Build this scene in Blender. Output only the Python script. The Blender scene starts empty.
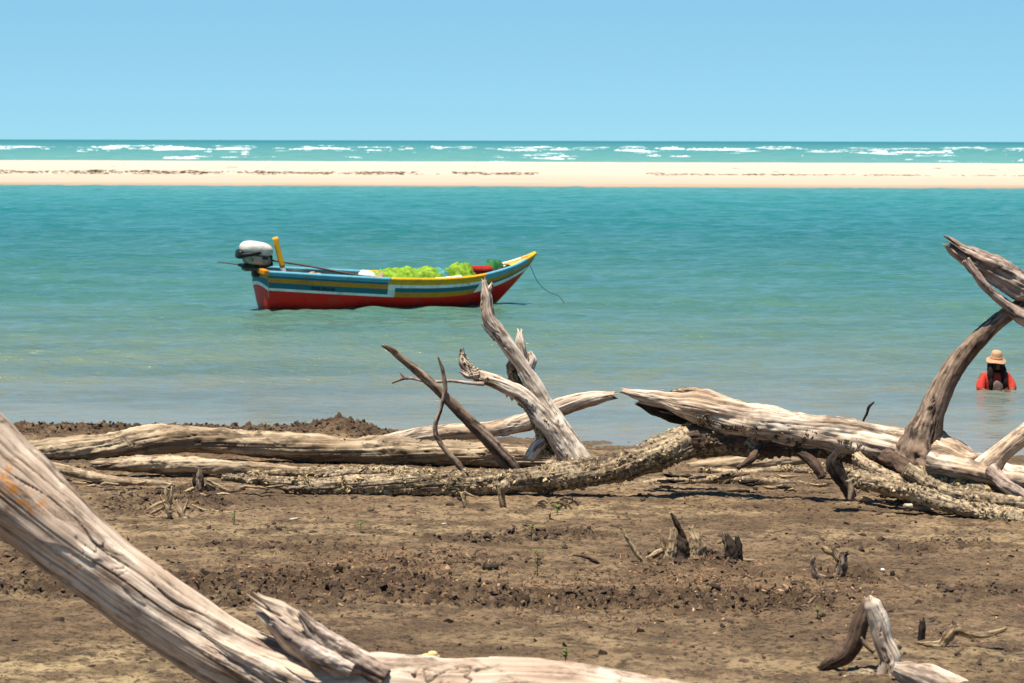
import bpy, math, random
import numpy as np
from mathutils import Matrix, Vector
R = math.radians
rng = np.random.default_rng(7)
random.seed(7)
SC = bpy.context.scene
COL = SC.collection

# ------------------------------------------------------------------ camera, sky, sun, exposure
F_PX, CAM_H, HORIZON = 3000.0, 3.0, 140.6
PITCH = math.atan((341.5 - HORIZON) / F_PX)
ROLL = math.atan(2.6 / 1024)
cam_m = Matrix.Translation((0, 0, CAM_H)) @ Matrix.Rotation(R(90) - PITCH, 4, 'X') @ Matrix.Rotation(ROLL, 4, 'Z')
cd = bpy.data.cameras.new('camera')
cam = bpy.data.objects.new('camera', cd)
COL.objects.link(cam)
cam.matrix_world = cam_m
cd.sensor_width = 36.0
cd.lens = F_PX / 1024 * 36
cd.clip_start, cd.clip_end = 0.5, 90000
cd.dof.use_dof = True
cd.dof.focus_distance = 25.0
cd.dof.aperture_fstop = 7.6
SC.camera = cam

SUN_EL, SUN_AZ = 75.0, -138.0           # degrees: height, and compass turn from straight ahead (+Y), minus = to the left
sun_dir = Vector((math.sin(R(SUN_AZ)) * math.cos(R(SUN_EL)), math.cos(R(SUN_AZ)) * math.cos(R(SUN_EL)), math.sin(R(SUN_EL))))
W = bpy.data.worlds.new('World')
SC.world = W
W.use_nodes = True
wn, wl = W.node_tree.nodes, W.node_tree.links
wn.clear()
wo = wn.new('ShaderNodeOutputWorld')
bg = wn.new('ShaderNodeBackground')
sky = wn.new('ShaderNodeTexSky')
sky.sky_type = 'NISHITA'
sky.sun_disc = False
sky.sun_elevation = R(SUN_EL)
sky.sun_rotation = R(SUN_AZ)
sky.altitude = 0
sky.air_density = 1.0
sky.dust_density = 0.0
sky.ozone_density = 3.0
tc = wn.new('ShaderNodeTexCoord')
mp = wn.new('ShaderNodeMapping')
mp.inputs['Location'].default_value = (0, 0, 0.095)
wl.new(tc.outputs['Generated'], mp.inputs['Vector'])
wl.new(mp.outputs[0], sky.inputs['Vector'])
tint = wn.new('ShaderNodeMix')
tint.data_type, tint.blend_type = 'RGBA', 'MULTIPLY'
tint.inputs[0].default_value = 1.0
tint.inputs[7].default_value = (0.635, 0.905, 0.925, 1)
wl.new(sky.outputs[0], tint.inputs[6])
wl.new(tint.outputs[2], bg.inputs['Color'])
bg.inputs['Strength'].default_value = 0.0735
wl.new(bg.outputs[0], wo.inputs['Surface'])
sl = bpy.data.lights.new('sun', 'SUN')
sl.energy = 5.0
sl.angle = R(0.53)
sl.color = (1.0, 0.93, 0.82)
sun = bpy.data.objects.new('sun', sl)
COL.objects.link(sun)
sun.rotation_euler = (-sun_dir).to_track_quat('-Z', 'Y').to_euler()
vs = SC.view_settings
vs.view_transform = 'Standard'
vs.look = 'None'
vs.gamma = 1.0
vs.exposure = 0.98
vs.use_curve_mapping = False
SC.cycles.max_bounces = 6

# ------------------------------------------------------------------ projection helpers
_Rm = np.array(cam_m.to_3x3())
def ray(px, py):
    v = np.array([(px - 512) / F_PX, -(py - 341.5) / F_PX, -1.0])
    return _Rm @ v
def at(px, py, d):
    """the point seen at a pixel of the photograph, d metres ahead"""
    r = ray(px, py)
    return np.array([0, 0, CAM_H]) + r * (d / r[1])

# ------------------------------------------------------------------ noise
_perm = rng.permutation(256).astype(np.int64)
_perm = np.concatenate([_perm, _perm, _perm])
_grad = rng.normal(size=(256, 3))
_grad /= np.linalg.norm(_grad, axis=1)[:, None]
def noise(p):
    p = np.asarray(p, float)
    i = np.floor(p).astype(np.int64)
    f = p - i
    u = f * f * f * (f * (f * 6 - 15) + 10)
    i &= 255
    out = 0
    for dx in (0, 1):
        wx = u[..., 0] if dx else 1 - u[..., 0]
        for dy in (0, 1):
            wy = u[..., 1] if dy else 1 - u[..., 1]
            for dz in (0, 1):
                wz = u[..., 2] if dz else 1 - u[..., 2]
                h = _perm[_perm[_perm[(i[..., 0] + dx) & 255] + ((i[..., 1] + dy) & 255)] + ((i[..., 2] + dz) & 255)]
                g = _grad[h]
                out = out + wx * wy * wz * (g[..., 0] * (f[..., 0] - dx) + g[..., 1] * (f[..., 1] - dy) + g[..., 2] * (f[..., 2] - dz))
    return out * 1.5
def fbm(p, oct=4, gain=0.5):
    p = np.asarray(p, float)
    s, a, n = 0, 1.0, 0
    for k in range(oct):
        s = s + a * noise(p * 2.0 ** k + 17.3 * k)
        n += a
        a *= gain
    return s / n
def sstep(a, b, x):
    t = np.clip((x - a) / (b - a), 0, 1)
    return t * t * (3 - 2 * t)

# ------------------------------------------------------------------ meshes
def mesh_np(name, V, F, smooth=True, attrs=None, mats=(), midx=None):
    me = bpy.data.meshes.new(name)
    V = np.asarray(V, np.float32)
    F = np.asarray(F, np.int32)
    n = F.shape[1]
    me.vertices.add(len(V))
    me.vertices.foreach_set('co', V.ravel())
    me.loops.add(F.size)
    me.loops.foreach_set('vertex_index', F.ravel())
    me.polygons.add(len(F))
    me.polygons.foreach_set('loop_start', np.arange(0, F.size, n, dtype=np.int32))
    me.polygons.foreach_set('loop_total', np.full(len(F), n, np.int32))
    me.polygons.foreach_set('use_smooth', np.full(len(F), smooth, bool))
    for m in mats:
        me.materials.append(m)
    if midx is not None:
        me.polygons.foreach_set('material_index', np.asarray(midx, np.int32))
    for k, a in (attrs or {}).items():
        a = np.asarray(a, np.float32)
        if a.ndim == 2:
            me.attributes.new(k, 'FLOAT_VECTOR', 'POINT').data.foreach_set('vector', a.ravel())
        else:
            me.attributes.new(k, 'FLOAT', 'POINT').data.foreach_set('value', a)
    me.update(calc_edges=True)
    me.validate()
    return me
def link(name, me, parent=None, loc=None):
    o = bpy.data.objects.new(name, me)
    COL.objects.link(o)
    if parent is not None:
        o.parent = parent
    if loc is not None:
        o.location = [float(c) for c in loc]
    return o
def tag(o, label=None, cat=None, group=None, kind=None):
    if label: o['label'] = label
    if cat: o['category'] = cat
    if group: o['group'] = group
    if kind: o['kind'] = kind
    return o
def thing(name, loc, label, cat, group=None):
    o = bpy.data.objects.new(name, None)
    COL.objects.link(o)
    o.location = [float(c) for c in loc]
    o.empty_display_size = 0.2
    return tag(o, label, cat, group)
def grid_faces(nr, nc, wrap=False):
    r, c = np.meshgrid(np.arange(nr - 1), np.arange(nc if wrap else nc - 1), indexing='ij')
    c2 = (c + 1) % nc
    return np.stack([r * nc + c, r * nc + c2, (r + 1) * nc + c2, (r + 1) * nc + c], -1).reshape(-1, 4)
def box_mesh(name, sx, sy, sz, mat, bevel=0.01, loc=(0, 0, 0), rot=None):
    import bmesh
    bm = bmesh.new()
    bmesh.ops.create_cube(bm, size=1)
    bmesh.ops.scale(bm, vec=(sx, sy, sz), verts=bm.verts)
    if bevel:
        bmesh.ops.bevel(bm, geom=bm.edges[:], offset=bevel, segments=2, affect='EDGES', profile=0.6)
    if rot is not None:
        bmesh.ops.transform(bm, matrix=rot, verts=bm.verts)
    bmesh.ops.translate(bm, vec=loc, verts=bm.verts)
    me = bpy.data.meshes.new(name)
    bm.to_mesh(me)
    bm.free()
    me.materials.append(mat)
    return me
def catmull(P, rad, step):
    P = np.asarray(P, float)
    rad = np.asarray(rad, float)
    Q = np.vstack([2 * P[0] - P[1], P, 2 * P[-1] - P[-2]])
    q = np.concatenate([[rad[0]], rad, [rad[-1]]])
    outP, outR = [], []
    for i in range(1, len(Q) - 2):
        L = np.linalg.norm(Q[i + 1] - Q[i])
        n = max(2, int(math.ceil(L / step)))
        t = np.linspace(0, 1, n, endpoint=False)[:, None]
        a, b, c, e = Q[i - 1], Q[i], Q[i + 1], Q[i + 2]
        outP.append(0.5 * ((2 * b) + (-a + c) * t + (2 * a - 5 * b + 4 * c - e) * t ** 2 + (-a + 3 * b - 3 * c + e) * t ** 3))
        s = t[:, 0]
        s = s * s * (3 - 2 * s)
        outR.append(q[i] * (1 - s) + q[i + 1] * s)
    outP.append(P[-1:])
    outR.append(rad[-1:])
    return np.vstack(outP), np.concatenate(outR)
def frames(C):
    T = np.gradient(C, axis=0)
    T /= np.linalg.norm(T, axis=1)[:, None]
    N = np.zeros_like(C)
    up = np.array([0, 0, 1.0])
    if abs(T[0] @ up) > 0.9:
        up = np.array([0, 1.0, 0])
    n = up - T[0] * (up @ T[0])
    N[0] = n / np.linalg.norm(n)
    for i in range(1, len(C)):
        n = N[i - 1] - T[i] * (N[i - 1] @ T[i])
        N[i] = n / np.linalg.norm(n)
    return T, N, np.cross(T, N)
_seed = [0]
def wood_tube(pts, rad, nseg=64, step=0.012, lump=0.25, lscale=1.0, ridge=0.06, rk=5.0, crack=0.10, ck=4.0, spl=(0.0, 0.0), flat=1.0, knots=0, lichen=None, gnarl=0.0, cross=0.35):
    """an irregular, grained, cracked length of wood along a path; world coordinates"""
    _seed[0] += 1
    sd = _seed[0] * 7.31
    C, r = catmull(pts, rad, step)
    T, N, B = frames(C)
    M = len(C)
    s = np.concatenate([[0], np.cumsum(np.linalg.norm(np.diff(C, axis=0), axis=1))])
    th = np.linspace(0, 2 * math.pi, nseg, endpoint=False)
    rm = float(np.mean(r)) + 1e-4
    cs, sn = np.cos(th), np.sin(th)
    G = np.zeros((M, nseg, 3))
    tw = s[:, None] / rm * 0.06
    ct, st = np.cos(th[None] + 0 * tw), np.sin(th[None] + 0 * tw)
    G[..., 0] = ct
    G[..., 1] = st
    G[..., 2] = (s / rm)[:, None]
    g = lambda k, kz, o: np.stack([G[..., 0] * k + sd + o, G[..., 1] * k + o * 1.7, G[..., 2] * kz + sd * 0.37], -1)
    d = lump * fbm(g(0.55 * lscale, 0.30 * lscale, 0.0), 3)
    d = d + ridge * fbm(g(rk * 0.5, 0.10, 5.0), 4, 0.6)
    d = d + ridge * 0.5 * fbm(g(2.2, 0.9, 8.0), 3)
    c0 = noise(g(ck * 0.5, 0.07, 11.0) + 0.25 * noise(g(1.5, 0.6, 3.0))[..., None])
    cm = sstep(-0.1, 0.35, noise(g(0.9, 0.2, 21.0)))
    cr = sstep(0.075, 0.0, np.abs(c0)) * cm
    c1 = noise(g(ck * 1.3, 0.035, 31.0))
    cr = np.maximum(cr, 0.6 * sstep(0.06, 0.0, np.abs(c1)) * (1 - cm * 0.5))
    if cross:                                                  # short cracks across the grain, and scaled-off patches
        x0 = noise(g(1.1, 1.3, 41.0) + 0.35 * noise(g(4.0, 3.0, 43.0))[..., None])
        xc = sstep(0.035, 0.0, np.abs(x0)) * sstep(0.12, 0.40, noise(g(0.8, 0.7, 51.0)))
        cr = np.maximum(cr, cross * 0.75 * xc)
        d = d + cross * 0.035 * sstep(-0.03, 0.03, noise(g(1.2, 0.35, 61.0)) + 0.25 * noise(g(5.0, 1.6, 63.0)))
    d = d - crack * cr
    for k in range(knots):
        ks, kt, kr = rng.uniform(s[-1] * 0.1, s[-1] * 0.9), rng.uniform(0, 6.28), rng.uniform(0.25, 0.5)
        da = (th[None] - kt + math.pi) % (2 * math.pi) - math.pi
        q = np.sqrt(da ** 2 + ((s[:, None] - ks) / rm) ** 2) / kr
        d = d + 0.16 * np.exp(-((q - 0.8) / 0.4) ** 2) - 0.10 * np.exp(-(q / 0.45) ** 2)
        cr = np.maximum(cr, 0.7 * np.exp(-(q / 0.35) ** 2))
    rr = r[:, None] * (1 + d)
    cv, sv = np.cos(th[None] - tw), np.sin(th[None] - tw)
    P = C[:, None] + rr[..., None] * (cv[..., None] * N[:, None] + flat * sv[..., None] * B[:, None])
    if gnarl:
        Q = P * 22 + sd
        gn = np.maximum(fbm(Q, 3, 0.7), -0.12) * sstep(-0.15, 0.25, noise(P * 3.5 + sd))
        P = P + (gnarl * gn)[..., None] * (cv[..., None] * N[:, None] + sv[..., None] * B[:, None])
    for end, L in ((0, spl[0]), (1, spl[1])):
        if L <= 0: continue
        dist = s if end == 0 else s[-1] - s
        e = np.clip(1 - dist / max(2.2 * L, 1e-3), 0, 1) ** 2
        nn = noise(np.stack([cs * 2.2 + sd, sn * 2.2, np.full_like(cs, 3.0 + end)], -1)) + 0.5 * noise(np.stack([cs * 5 + sd, sn * 5, np.full_like(cs, 7.0 + end)], -1))
        P = P + (T * (1 if end else -1))[:, None] * (e[:, None] * nn[None] * L * 1.5)[..., None]
    V = P.reshape(-1, 3)
    c_a = P[0].mean(0) + T[0] * r[0] * (0.6 if spl[0] > 0 else -0.25)
    c_b = P[-1].mean(0) - T[-1] * r[-1] * (0.6 if spl[1] > 0 else -0.25)
    V = np.vstack([V, c_a, c_b])
    F = grid_faces(M, nseg, True)
    i = np.arange(nseg)
    j = (i + 1) % nseg
    ia, ib = M * nseg, M * nseg + 1
    cap = np.concatenate([np.stack([np.full(nseg, ia), j, i, i], -1), np.stack([np.full(nseg, ib), (M - 1) * nseg + i, (M - 1) * nseg + j, (M - 1) * nseg + j], -1)])
    gr = np.vstack([(G * rm + sd).reshape(-1, 3), np.full((2, 3), sd)])
    ca = np.concatenate([np.clip(cr, 0, 1).ravel(), [1, 1]])
    Nn = (cv[..., None] * N[:, None] + sv[..., None] * B[:, None]).reshape(-1, 3)
    return dict(V=V, F=F, cap=cap, grain=gr, crack=ca, P=V[:-2], N=Nn)
def wood_mesh(name, tubes, mat, org, lichen=None):
    V, F, cap, gr, ca = [], [], [], [], []
    o = 0
    for t in tubes:
        V.append(t['V'])
        F.append(t['F'] + o)
        cap.append(t['cap'] + o)
        gr.append(t['grain'])
        ca.append(t['crack'])
        o += len(t['V'])
    V = np.vstack(V)
    gr, ca = np.vstack(gr), np.concatenate(ca)
    Fq = np.vstack(F)
    Ft = np.vstack(cap)[:, :3]
    # caps as triangles: split the quads too, so that one array holds all
    tri = np.vstack([Fq[:, [0, 1, 2]], Fq[:, [0, 2, 3]], Ft])
    at_ = {'grain': gr, 'crack': ca}
    if lichen is not None:
        at_['lichen'] = lichen(V)
    return mesh_np(name, V - np.asarray(org), tri, True, at_, [mat])
# small lumps scattered as one mesh
def ico(sub):
    import bmesh
    bm = bmesh.new()
    bmesh.ops.create_icosphere(bm, subdivisions=sub, radius=1)
    v = np.array([x.co[:] for x in bm.verts])
    f = np.array([[x.index for x in p.verts] for p in bm.faces])
    bm.free()
    return v, f
def rand_rot(n):
    q = rng.normal(size=(n, 4))
    q /= np.linalg.norm(q, axis=1)[:, None]
    w, x, y, z = q.T
    return np.stack([np.stack([1 - 2 * (y * y + z * z), 2 * (x * y - z * w), 2 * (x * z + y * w)], -1),
                     np.stack([2 * (x * y + z * w), 1 - 2 * (x * x + z * z), 2 * (y * z - x * w)], -1),
                     np.stack([2 * (x * z - y * w), 2 * (y * z + x * w), 1 - 2 * (x * x + y * y)], -1)], 1)
def scatter(name, base, pos, size, mat, org, squash=(1, 1, 1), jitter=0.3, flatz=1.0, smooth=False, tint=None, zrot=False):
    bv, bf = base
    n = len(pos)
    v = bv[None] * (1 + jitter * rng.normal(size=(n, len(bv), 1))) * (np.asarray(squash) * (1 + 0.3 * rng.normal(size=(n, 3))))[:, None]
    if not zrot: v = np.einsum('nij,nkj->nki', rand_rot(n), v)
    v[..., 2] *= flatz
    v = v * np.asarray(size)[:, None, None] + np.asarray(pos)[:, None] - np.asarray(org)
    f = bf[None] + (np.arange(n) * len(bv))[:, None, None]
    t = rng.uniform(0, 1, n) if tint is None else tint
    return mesh_np(name, v.reshape(-1, 3), f.reshape(-1, bf.shape[1]), smooth, {'tint': np.repeat(t, len(bv))}, [mat])
OCTA = (np.array([[1, 0, 0], [-1, 0, 0], [0, 1, 0], [0, -1, 0], [0, 0, 1], [0, 0, -1.0]]),
        np.array([[0, 2, 4], [2, 1, 4], [1, 3, 4], [3, 0, 4], [2, 0, 5], [1, 2, 5], [3, 1, 5], [0, 3, 5]]))
ICO1, ICO2 = ico(1), ico(2)

# ------------------------------------------------------------------ materials
def lin(h):
    c = [int(h[i:i + 2], 16) / 255 for i in (0, 2, 4)]
    return tuple((x / 12.92 if x <= 0.04045 else ((x + 0.055) / 1.055) ** 2.4) for x in c) + (1,)
class Mat:
    def __init__(s, name):
        s.m = bpy.data.materials.new(name)
        s.m.use_nodes = True
        s.t = s.m.node_tree
        s.b = s.t.nodes['Principled BSDF']
    def n(s, kind, **kw):
        x = s.t.nodes.new('ShaderNode' + kind)
        for k, v in kw.items():
            if k.startswith('i_'):
                key = k[2:]
                x.inputs[int(key) if key.isdigit() else key.replace('_', ' ')].default_value = v
            else:
                setattr(x, k, v)
        return x
    def l(s, a, b):
        s.t.links.new(a, b)
    def ramp(s, fac, stops, interp='LINEAR'):
        x = s.n('ValToRGB')
        x.color_ramp.interpolation = interp
        e = x.color_ramp.elements
        while len(e) < len(stops): e.new(0.5)
        for i, (p, c) in enumerate(stops):
            e[i].position = p
            e[i].color = c if len(c) == 4 else tuple(c) + (1,)
        s.l(fac, x.inputs[0])
        return x.outputs[0]
    def noise(s, vec, scale, detail=4, rough=0.55, out='Fac'):
        x = s.n('TexNoise')
        x.inputs['Scale'].default_value = scale
        x.inputs['Detail'].default_value = detail
        x.inputs['Roughness'].default_value = rough
        if vec is not None: s.l(vec, x.inputs['Vector'])
        return x.outputs[out]
    def mapping(s, vec, sc=(1, 1, 1), loc=(0, 0, 0)):
        x = s.n('Mapping')
        x.inputs['Scale'].default_value = sc
        x.inputs['Location'].default_value = loc
        s.l(vec, x.inputs['Vector'])
        return x.outputs[0]
    def mix(s, fac, a, b, blend='MIX'):
        x = s.n('Mix', data_type='RGBA', blend_type=blend)
        for v, sock in ((fac, x.inputs[0]), (a, x.inputs[6]), (b, x.inputs[7])):
            if hasattr(v, 'is_linked') or hasattr(v, 'links'): s.l(v, sock)
            else: sock.default_value = v if not isinstance(v, tuple) or len(v) == 4 else v + (1,)
        return x.outputs[2]
    def math(s, op, a, b=None, clamp=False):
        x = s.n('Math', operation=op, use_clamp=clamp)
        for v, sock in ((a, x.inputs[0]), (b, x.inputs[1])):
            if v is None: continue
            if hasattr(v, 'links'): s.l(v, sock)
            else: sock.default_value = v
        return x.outputs[0]
    def attr(s, name, out='Fac'):
        return s.n('Attribute', attribute_name=name).outputs[out]
    def pos(s):
        return s.n('NewGeometry').outputs['Position']
    def bump(s, h, strength=0.5, dist=0.01):
        x = s.n('Bump')
        x.inputs['Strength'].default_value = strength
        x.inputs['Distance'].default_value = dist
        s.l(h, x.inputs['Height'])
        s.l(x.outputs[0], s.b.inputs['Normal'])
    def set(s, **kw):
        for k, v in kw.items():
            sock = s.b.inputs[k.replace('_', ' ')]
            if hasattr(v, 'links'): s.l(v, sock)
            else: sock.default_value = v if not isinstance(v, tuple) or len(v) == 4 else v + (1,)
        return s

def wood_mat(name, pale, mid, dark, patch=1.2, wet=None, lichen=False, grain=55, mudz=None, pscale=13, pamt=0.75, speck=0, gc=1.0):
    m = Mat(name)
    g = m.attr('grain', 'Vector')
    n1 = m.noise(m.mapping(g, (1, 1, 0.022)), grain, 6, 0.65)
    n2 = m.noise(m.mapping(g, (1, 1, 0.06)), grain * 0.22, 4, 0.6)
    p = m.pos()
    n3 = m.noise(p, patch, 4, 0.6)
    n4 = m.noise(p, 9, 5, 0.65)
    c = m.ramp(n3, [(0.36, mid), (0.60, pale)])
    c = m.mix(m.ramp(n4, [(0.45, (0, 0, 0)), (0.7, (0.75,) * 3)]), c, mid)
    c = m.mix(m.ramp(n2, [(0.38, (0.55 * gc,) * 3), (0.56, (0, 0, 0))]), c, dark)
    c = m.mix(m.ramp(n1, [(0.30, (0.85 * gc,) * 3), (0.52, (0, 0, 0))]), c, dark)
    n5 = m.noise(m.mapping(g, (1, 1, 0.30)), pscale, 6, 0.72)
    c = m.mix(m.ramp(n5, [(0.40, (pamt,) * 3), (0.50, (0, 0, 0))]), c, tuple(x * 0.75 for x in dark))
    if speck:
        n6 = m.noise(p, speck, 4, 0.75)
        c = m.mix(m.ramp(n6, [(0.40, (0.85,) * 3), (0.48, (0, 0, 0))]), c, (0.022, 0.014, 0.008))
        c = m.mix(m.ramp(n6, [(0.56, (0, 0, 0)), (0.64, (0.8,) * 3)]), c, (0.52, 0.40, 0.22))
    c = m.mix(m.math('MULTIPLY', m.attr('crack'), 0.92), c, (dark[0] * 0.35, dark[1] * 0.33, dark[2] * 0.3))
    if lichen:
        lm = m.math('MULTIPLY', m.attr('lichen'), m.ramp(m.noise(p, 22, 5, 0.7), [(0.47, (0, 0, 0)), (0.58, (1, 1, 1))]))
        c = m.mix(lm, c, (0.40, 0.15, 0.02))
    if mudz:
        z = m.n('SeparateXYZ')
        m.l(p, z.inputs[0])
        h = m.math('ADD', z.outputs[2], m.math('MULTIPLY', m.math('SUBTRACT', n4, 0.5), 0.35))
        f = m.n('MapRange', i_1=mudz[0], i_2=mudz[1], i_3=0.8, i_4=0.0)
        m.l(h, f.inputs[0])
        c = m.mix(f.outputs[0], c, (0.13, 0.085, 0.042))
    m.set(Base_Color=c, Roughness=0.85, Specular_IOR_Level=0.25)
    m.bump(m.math('ADD', n1, m.math('MULTIPLY', n2, 0.8)), 0.7, 0.006)
    return m.m
WOOD_FG = wood_mat('bleached_wood_near', (0.68, 0.56, 0.44), (0.43, 0.315, 0.225), (0.13, 0.078, 0.050), 1.8, lichen=True, grain=38, pscale=8, pamt=0.78, gc=0.75)
WOOD_PALE = wood_mat('bleached_wood', (0.74, 0.615, 0.475), (0.50, 0.36, 0.24), (0.10, 0.055, 0.032), 1.8, grain=60, pamt=.65)
WOOD_WHITE = wood_mat('sun_bleached_wood', (0.80, 0.70, 0.57), (0.58, 0.45, 0.335), (0.11, 0.06, 0.035), 2.5, grain=60, pamt=.85)
WOOD_TAN = wood_mat('tan_wood', (0.52, 0.40, 0.26), (0.30, 0.21, 0.125), (0.060, 0.036, 0.018), 1.8, grain=50, mudz=(-0.08, 0.12), pamt=.7)
WOOD_GREY = wood_mat('weathered_wood', (0.58, 0.47, 0.385), (0.32, 0.225, 0.17), (0.055, 0.034, 0.024), 2.8, grain=60, pscale=20, pamt=.85)
WOOD_BROWN = wood_mat('brown_bark', (0.36, 0.26, 0.18), (0.14, 0.085, 0.056), (0.032, 0.018, 0.012), 4.0, grain=60, pscale=20, pamt=.9)
WOOD_UMBER = wood_mat('dark_brown_wood', (0.17, 0.105, 0.068), (0.085, 0.050, 0.032), (0.025, 0.015, 0.010), 4.0, grain=60, pscale=20, pamt=.8)
WOOD_STRAW = wood_mat('straw_wood', (0.50, 0.37, 0.215), (0.32, 0.215, 0.115), (0.07, 0.04, 0.02), 3.0, grain=60, pscale=25, pamt=.7)
WOOD_DARK = wood_mat('dark_wet_wood', (0.055, 0.034, 0.022), (0.028, 0.018, 0.012), (0.010, 0.007, 0.005), 3.0, grain=60)
WOOD_CRUST = wood_mat('encrusted_wood', (0.47, 0.36, 0.23), (0.25, 0.175, 0.105), (0.026, 0.016, 0.009), 3.5, grain=40, pamt=.6, speck=30)

def tint_mat(name, stops, rough=0.85, spec=0.3):
    m = Mat(name)
    c = m.ramp(m.attr('tint'), stops)
    c = m.mix(m.ramp(m.noise(m.pos(), 60, 3), [(0.35, (0.5,) * 3), (0.6, (0, 0, 0))]), c, (0.05, 0.03, 0.02))
    m.set(Base_Color=c, Roughness=rough, Specular_IOR_Level=spec)
    return m.m
BARN = tint_mat('barnacle_shell', [(0.0, (0.035, 0.025, 0.016)), (0.22, (0.12, 0.078, 0.038)), (0.45, (0.36, 0.255, 0.125)), (0.85, (0.50, 0.375, 0.19)), (1.0, (0.62, 0.50, 0.31))])
CLOD = tint_mat('mud_clod', [(0.0, (0.018, 0.011, 0.007)), (0.5, (0.048, 0.028, 0.016)), (1.0, (0.14, 0.086, 0.047))])  # wet mud tones, darkened to paint in the shade of the lumps
LITTER = tint_mat('dry_litter', [(0.0, (0.06, 0.03, 0.015)), (0.5, (0.20, 0.095, 0.042)), (0.8, (0.30, 0.16, 0.075)), (1.0, (0.42, 0.28, 0.15))])

def paint(name, col, rough=0.45, wear=0.55, dirt=(0.12, 0.09, 0.06)):
    m = Mat(name)
    p = m.n('TexCoord').outputs['Object']
    f = m.ramp(m.noise(p, 5, 6, 0.7), [(0.50, (0, 0, 0)), (0.75, (wear,) * 3)])
    c = m.mix(f, col, dirt)
    f2 = m.ramp(m.noise(m.mapping(p, (1, 6, 6)), 12, 4), [(0.35, (wear * 0.6,) * 3), (0.5, (0, 0, 0))])
    c = m.mix(f2, c, tuple(x * 0.55 for x in col[:3]))
    st = m.ramp(m.noise(m.mapping(p, (7, 7, 0.7)), 2.2, 4, 0.7), [(0.54, (0, 0, 0)), (0.68, (wear * 0.8,) * 3)])
    c = m.mix(st, c, tuple(x * 0.35 + d_ * 0.4 for x, d_ in zip(col[:3], dirt)))
    zz = m.n('SeparateXYZ')
    m.l(p, zz.inputs[0])
    wl_ = m.n('MapRange', i_1=0.02, i_2=0.13, i_3=0.75 if 'red' in name else 0.0, i_4=0.0)
    m.l(m.math('ADD', zz.outputs[2], m.math('MULTIPLY', m.math('SUBTRACT', m.noise(p, 9, 4), 0.5), 0.14)), wl_.inputs[0])
    c = m.mix(wl_.outputs[0], c, (0.10, 0.028, 0.018))
    m.set(Base_Color=c, Roughness=rough, Specular_IOR_Level=0.2)
    m.bump(m.noise(m.mapping(p, (0.3, 4, 4)), 14, 3), 0.25, 0.01)
    return m.m
P_RED = paint('red_paint', (0.72, 0.014, 0.008))
P_TEAL = paint('teal_paint', (0.008, 0.125, 0.175))
P_LBLUE = paint('light_blue_paint', (0.11, 0.33, 0.42))
P_OCHRE = paint('ochre_paint', (0.56, 0.215, 0.012))
P_WHITE = paint('white_paint', (0.80, 0.76, 0.70))
P_YELLOW = paint('yellow_paint', (0.68, 0.33, 0.012))
P_CREAM = paint('cream_paint', (0.62, 0.52, 0.34))
P_DARK = paint('dark_bilge', (0.035, 0.03, 0.025), 0.7)
P_INNER = paint('inner_paint', (0.10, 0.16, 0.15), 0.7)
P_BLACK = paint('black_rubber', (0.012, 0.012, 0.013), 0.45, 0.2)
P_METAL = paint('rusty_metal', (0.09, 0.065, 0.05), 0.5)
P_COWL = paint('white_cowling', (0.56, 0.52, 0.45), 0.4, 0.6, (0.22, 0.17, 0.12))
def cloth(name, col, col2, scale=14):
    m = Mat(name)
    p = m.n('TexCoord').outputs['Object']
    c = m.mix(m.ramp(m.noise(p, scale, 5, 0.65), [(0.35, (0, 0, 0)), (0.65, (1, 1, 1))]), col, col2)
    m.set(Base_Color=c, Roughness=0.9, Specular_IOR_Level=0.15)
    m.bump(m.noise(p, scale * 4, 3), 0.4, 0.01)
    return m.m
C_LIME = cloth('lime_net', (0.06, 0.14, 0.008), (0.22, 0.34, 0.03), 11)
C_GREEN = cloth('green_net', (0.008, 0.07, 0.022), (0.035, 0.17, 0.05), 18)
C_WHITE = cloth('white_bundle_cloth', (0.62, 0.58, 0.52), (0.74, 0.72, 0.68))
C_RED = cloth('red_roll_cloth', (0.22, 0.012, 0.01), (0.34, 0.03, 0.018))
C_TEAL = cloth('teal_cloth', (0.03, 0.16, 0.15), (0.09, 0.26, 0.24))
C_BROWN = cloth('brown_sack_cloth', (0.22, 0.14, 0.08), (0.36, 0.26, 0.16))
C_SHIRT = cloth('orange_red_shirt', (0.44, 0.030, 0.022), (0.52, 0.055, 0.032), 9)
C_SKIN = cloth('brown_skin', (0.12, 0.055, 0.03), (0.16, 0.075, 0.045), 12)
C_HAIR = cloth('dark_hair', (0.010, 0.007, 0.006), (0.022, 0.014, 0.011), 40)
C_HAT = cloth('straw_hat', (0.36, 0.205, 0.115), (0.46, 0.28, 0.17), 40)
C_GREY = cloth('pale_undershirt', (0.10, 0.06, 0.05), (0.17, 0.12, 0.11), 12)
C_EYE = cloth('eye_white', (0.5, 0.48, 0.45), (0.5, 0.48, 0.45))
C_LIP = cloth('lip', (0.16, 0.05, 0.04), (0.2, 0.06, 0.05))
C_ROPE = cloth('rope_fibre', (0.06, 0.11, 0.11), (0.10, 0.16, 0.15), 60)
C_LEAF = cloth('sprout_leaf', (0.05, 0.10, 0.015), (0.12, 0.17, 0.03), 60)

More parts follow.
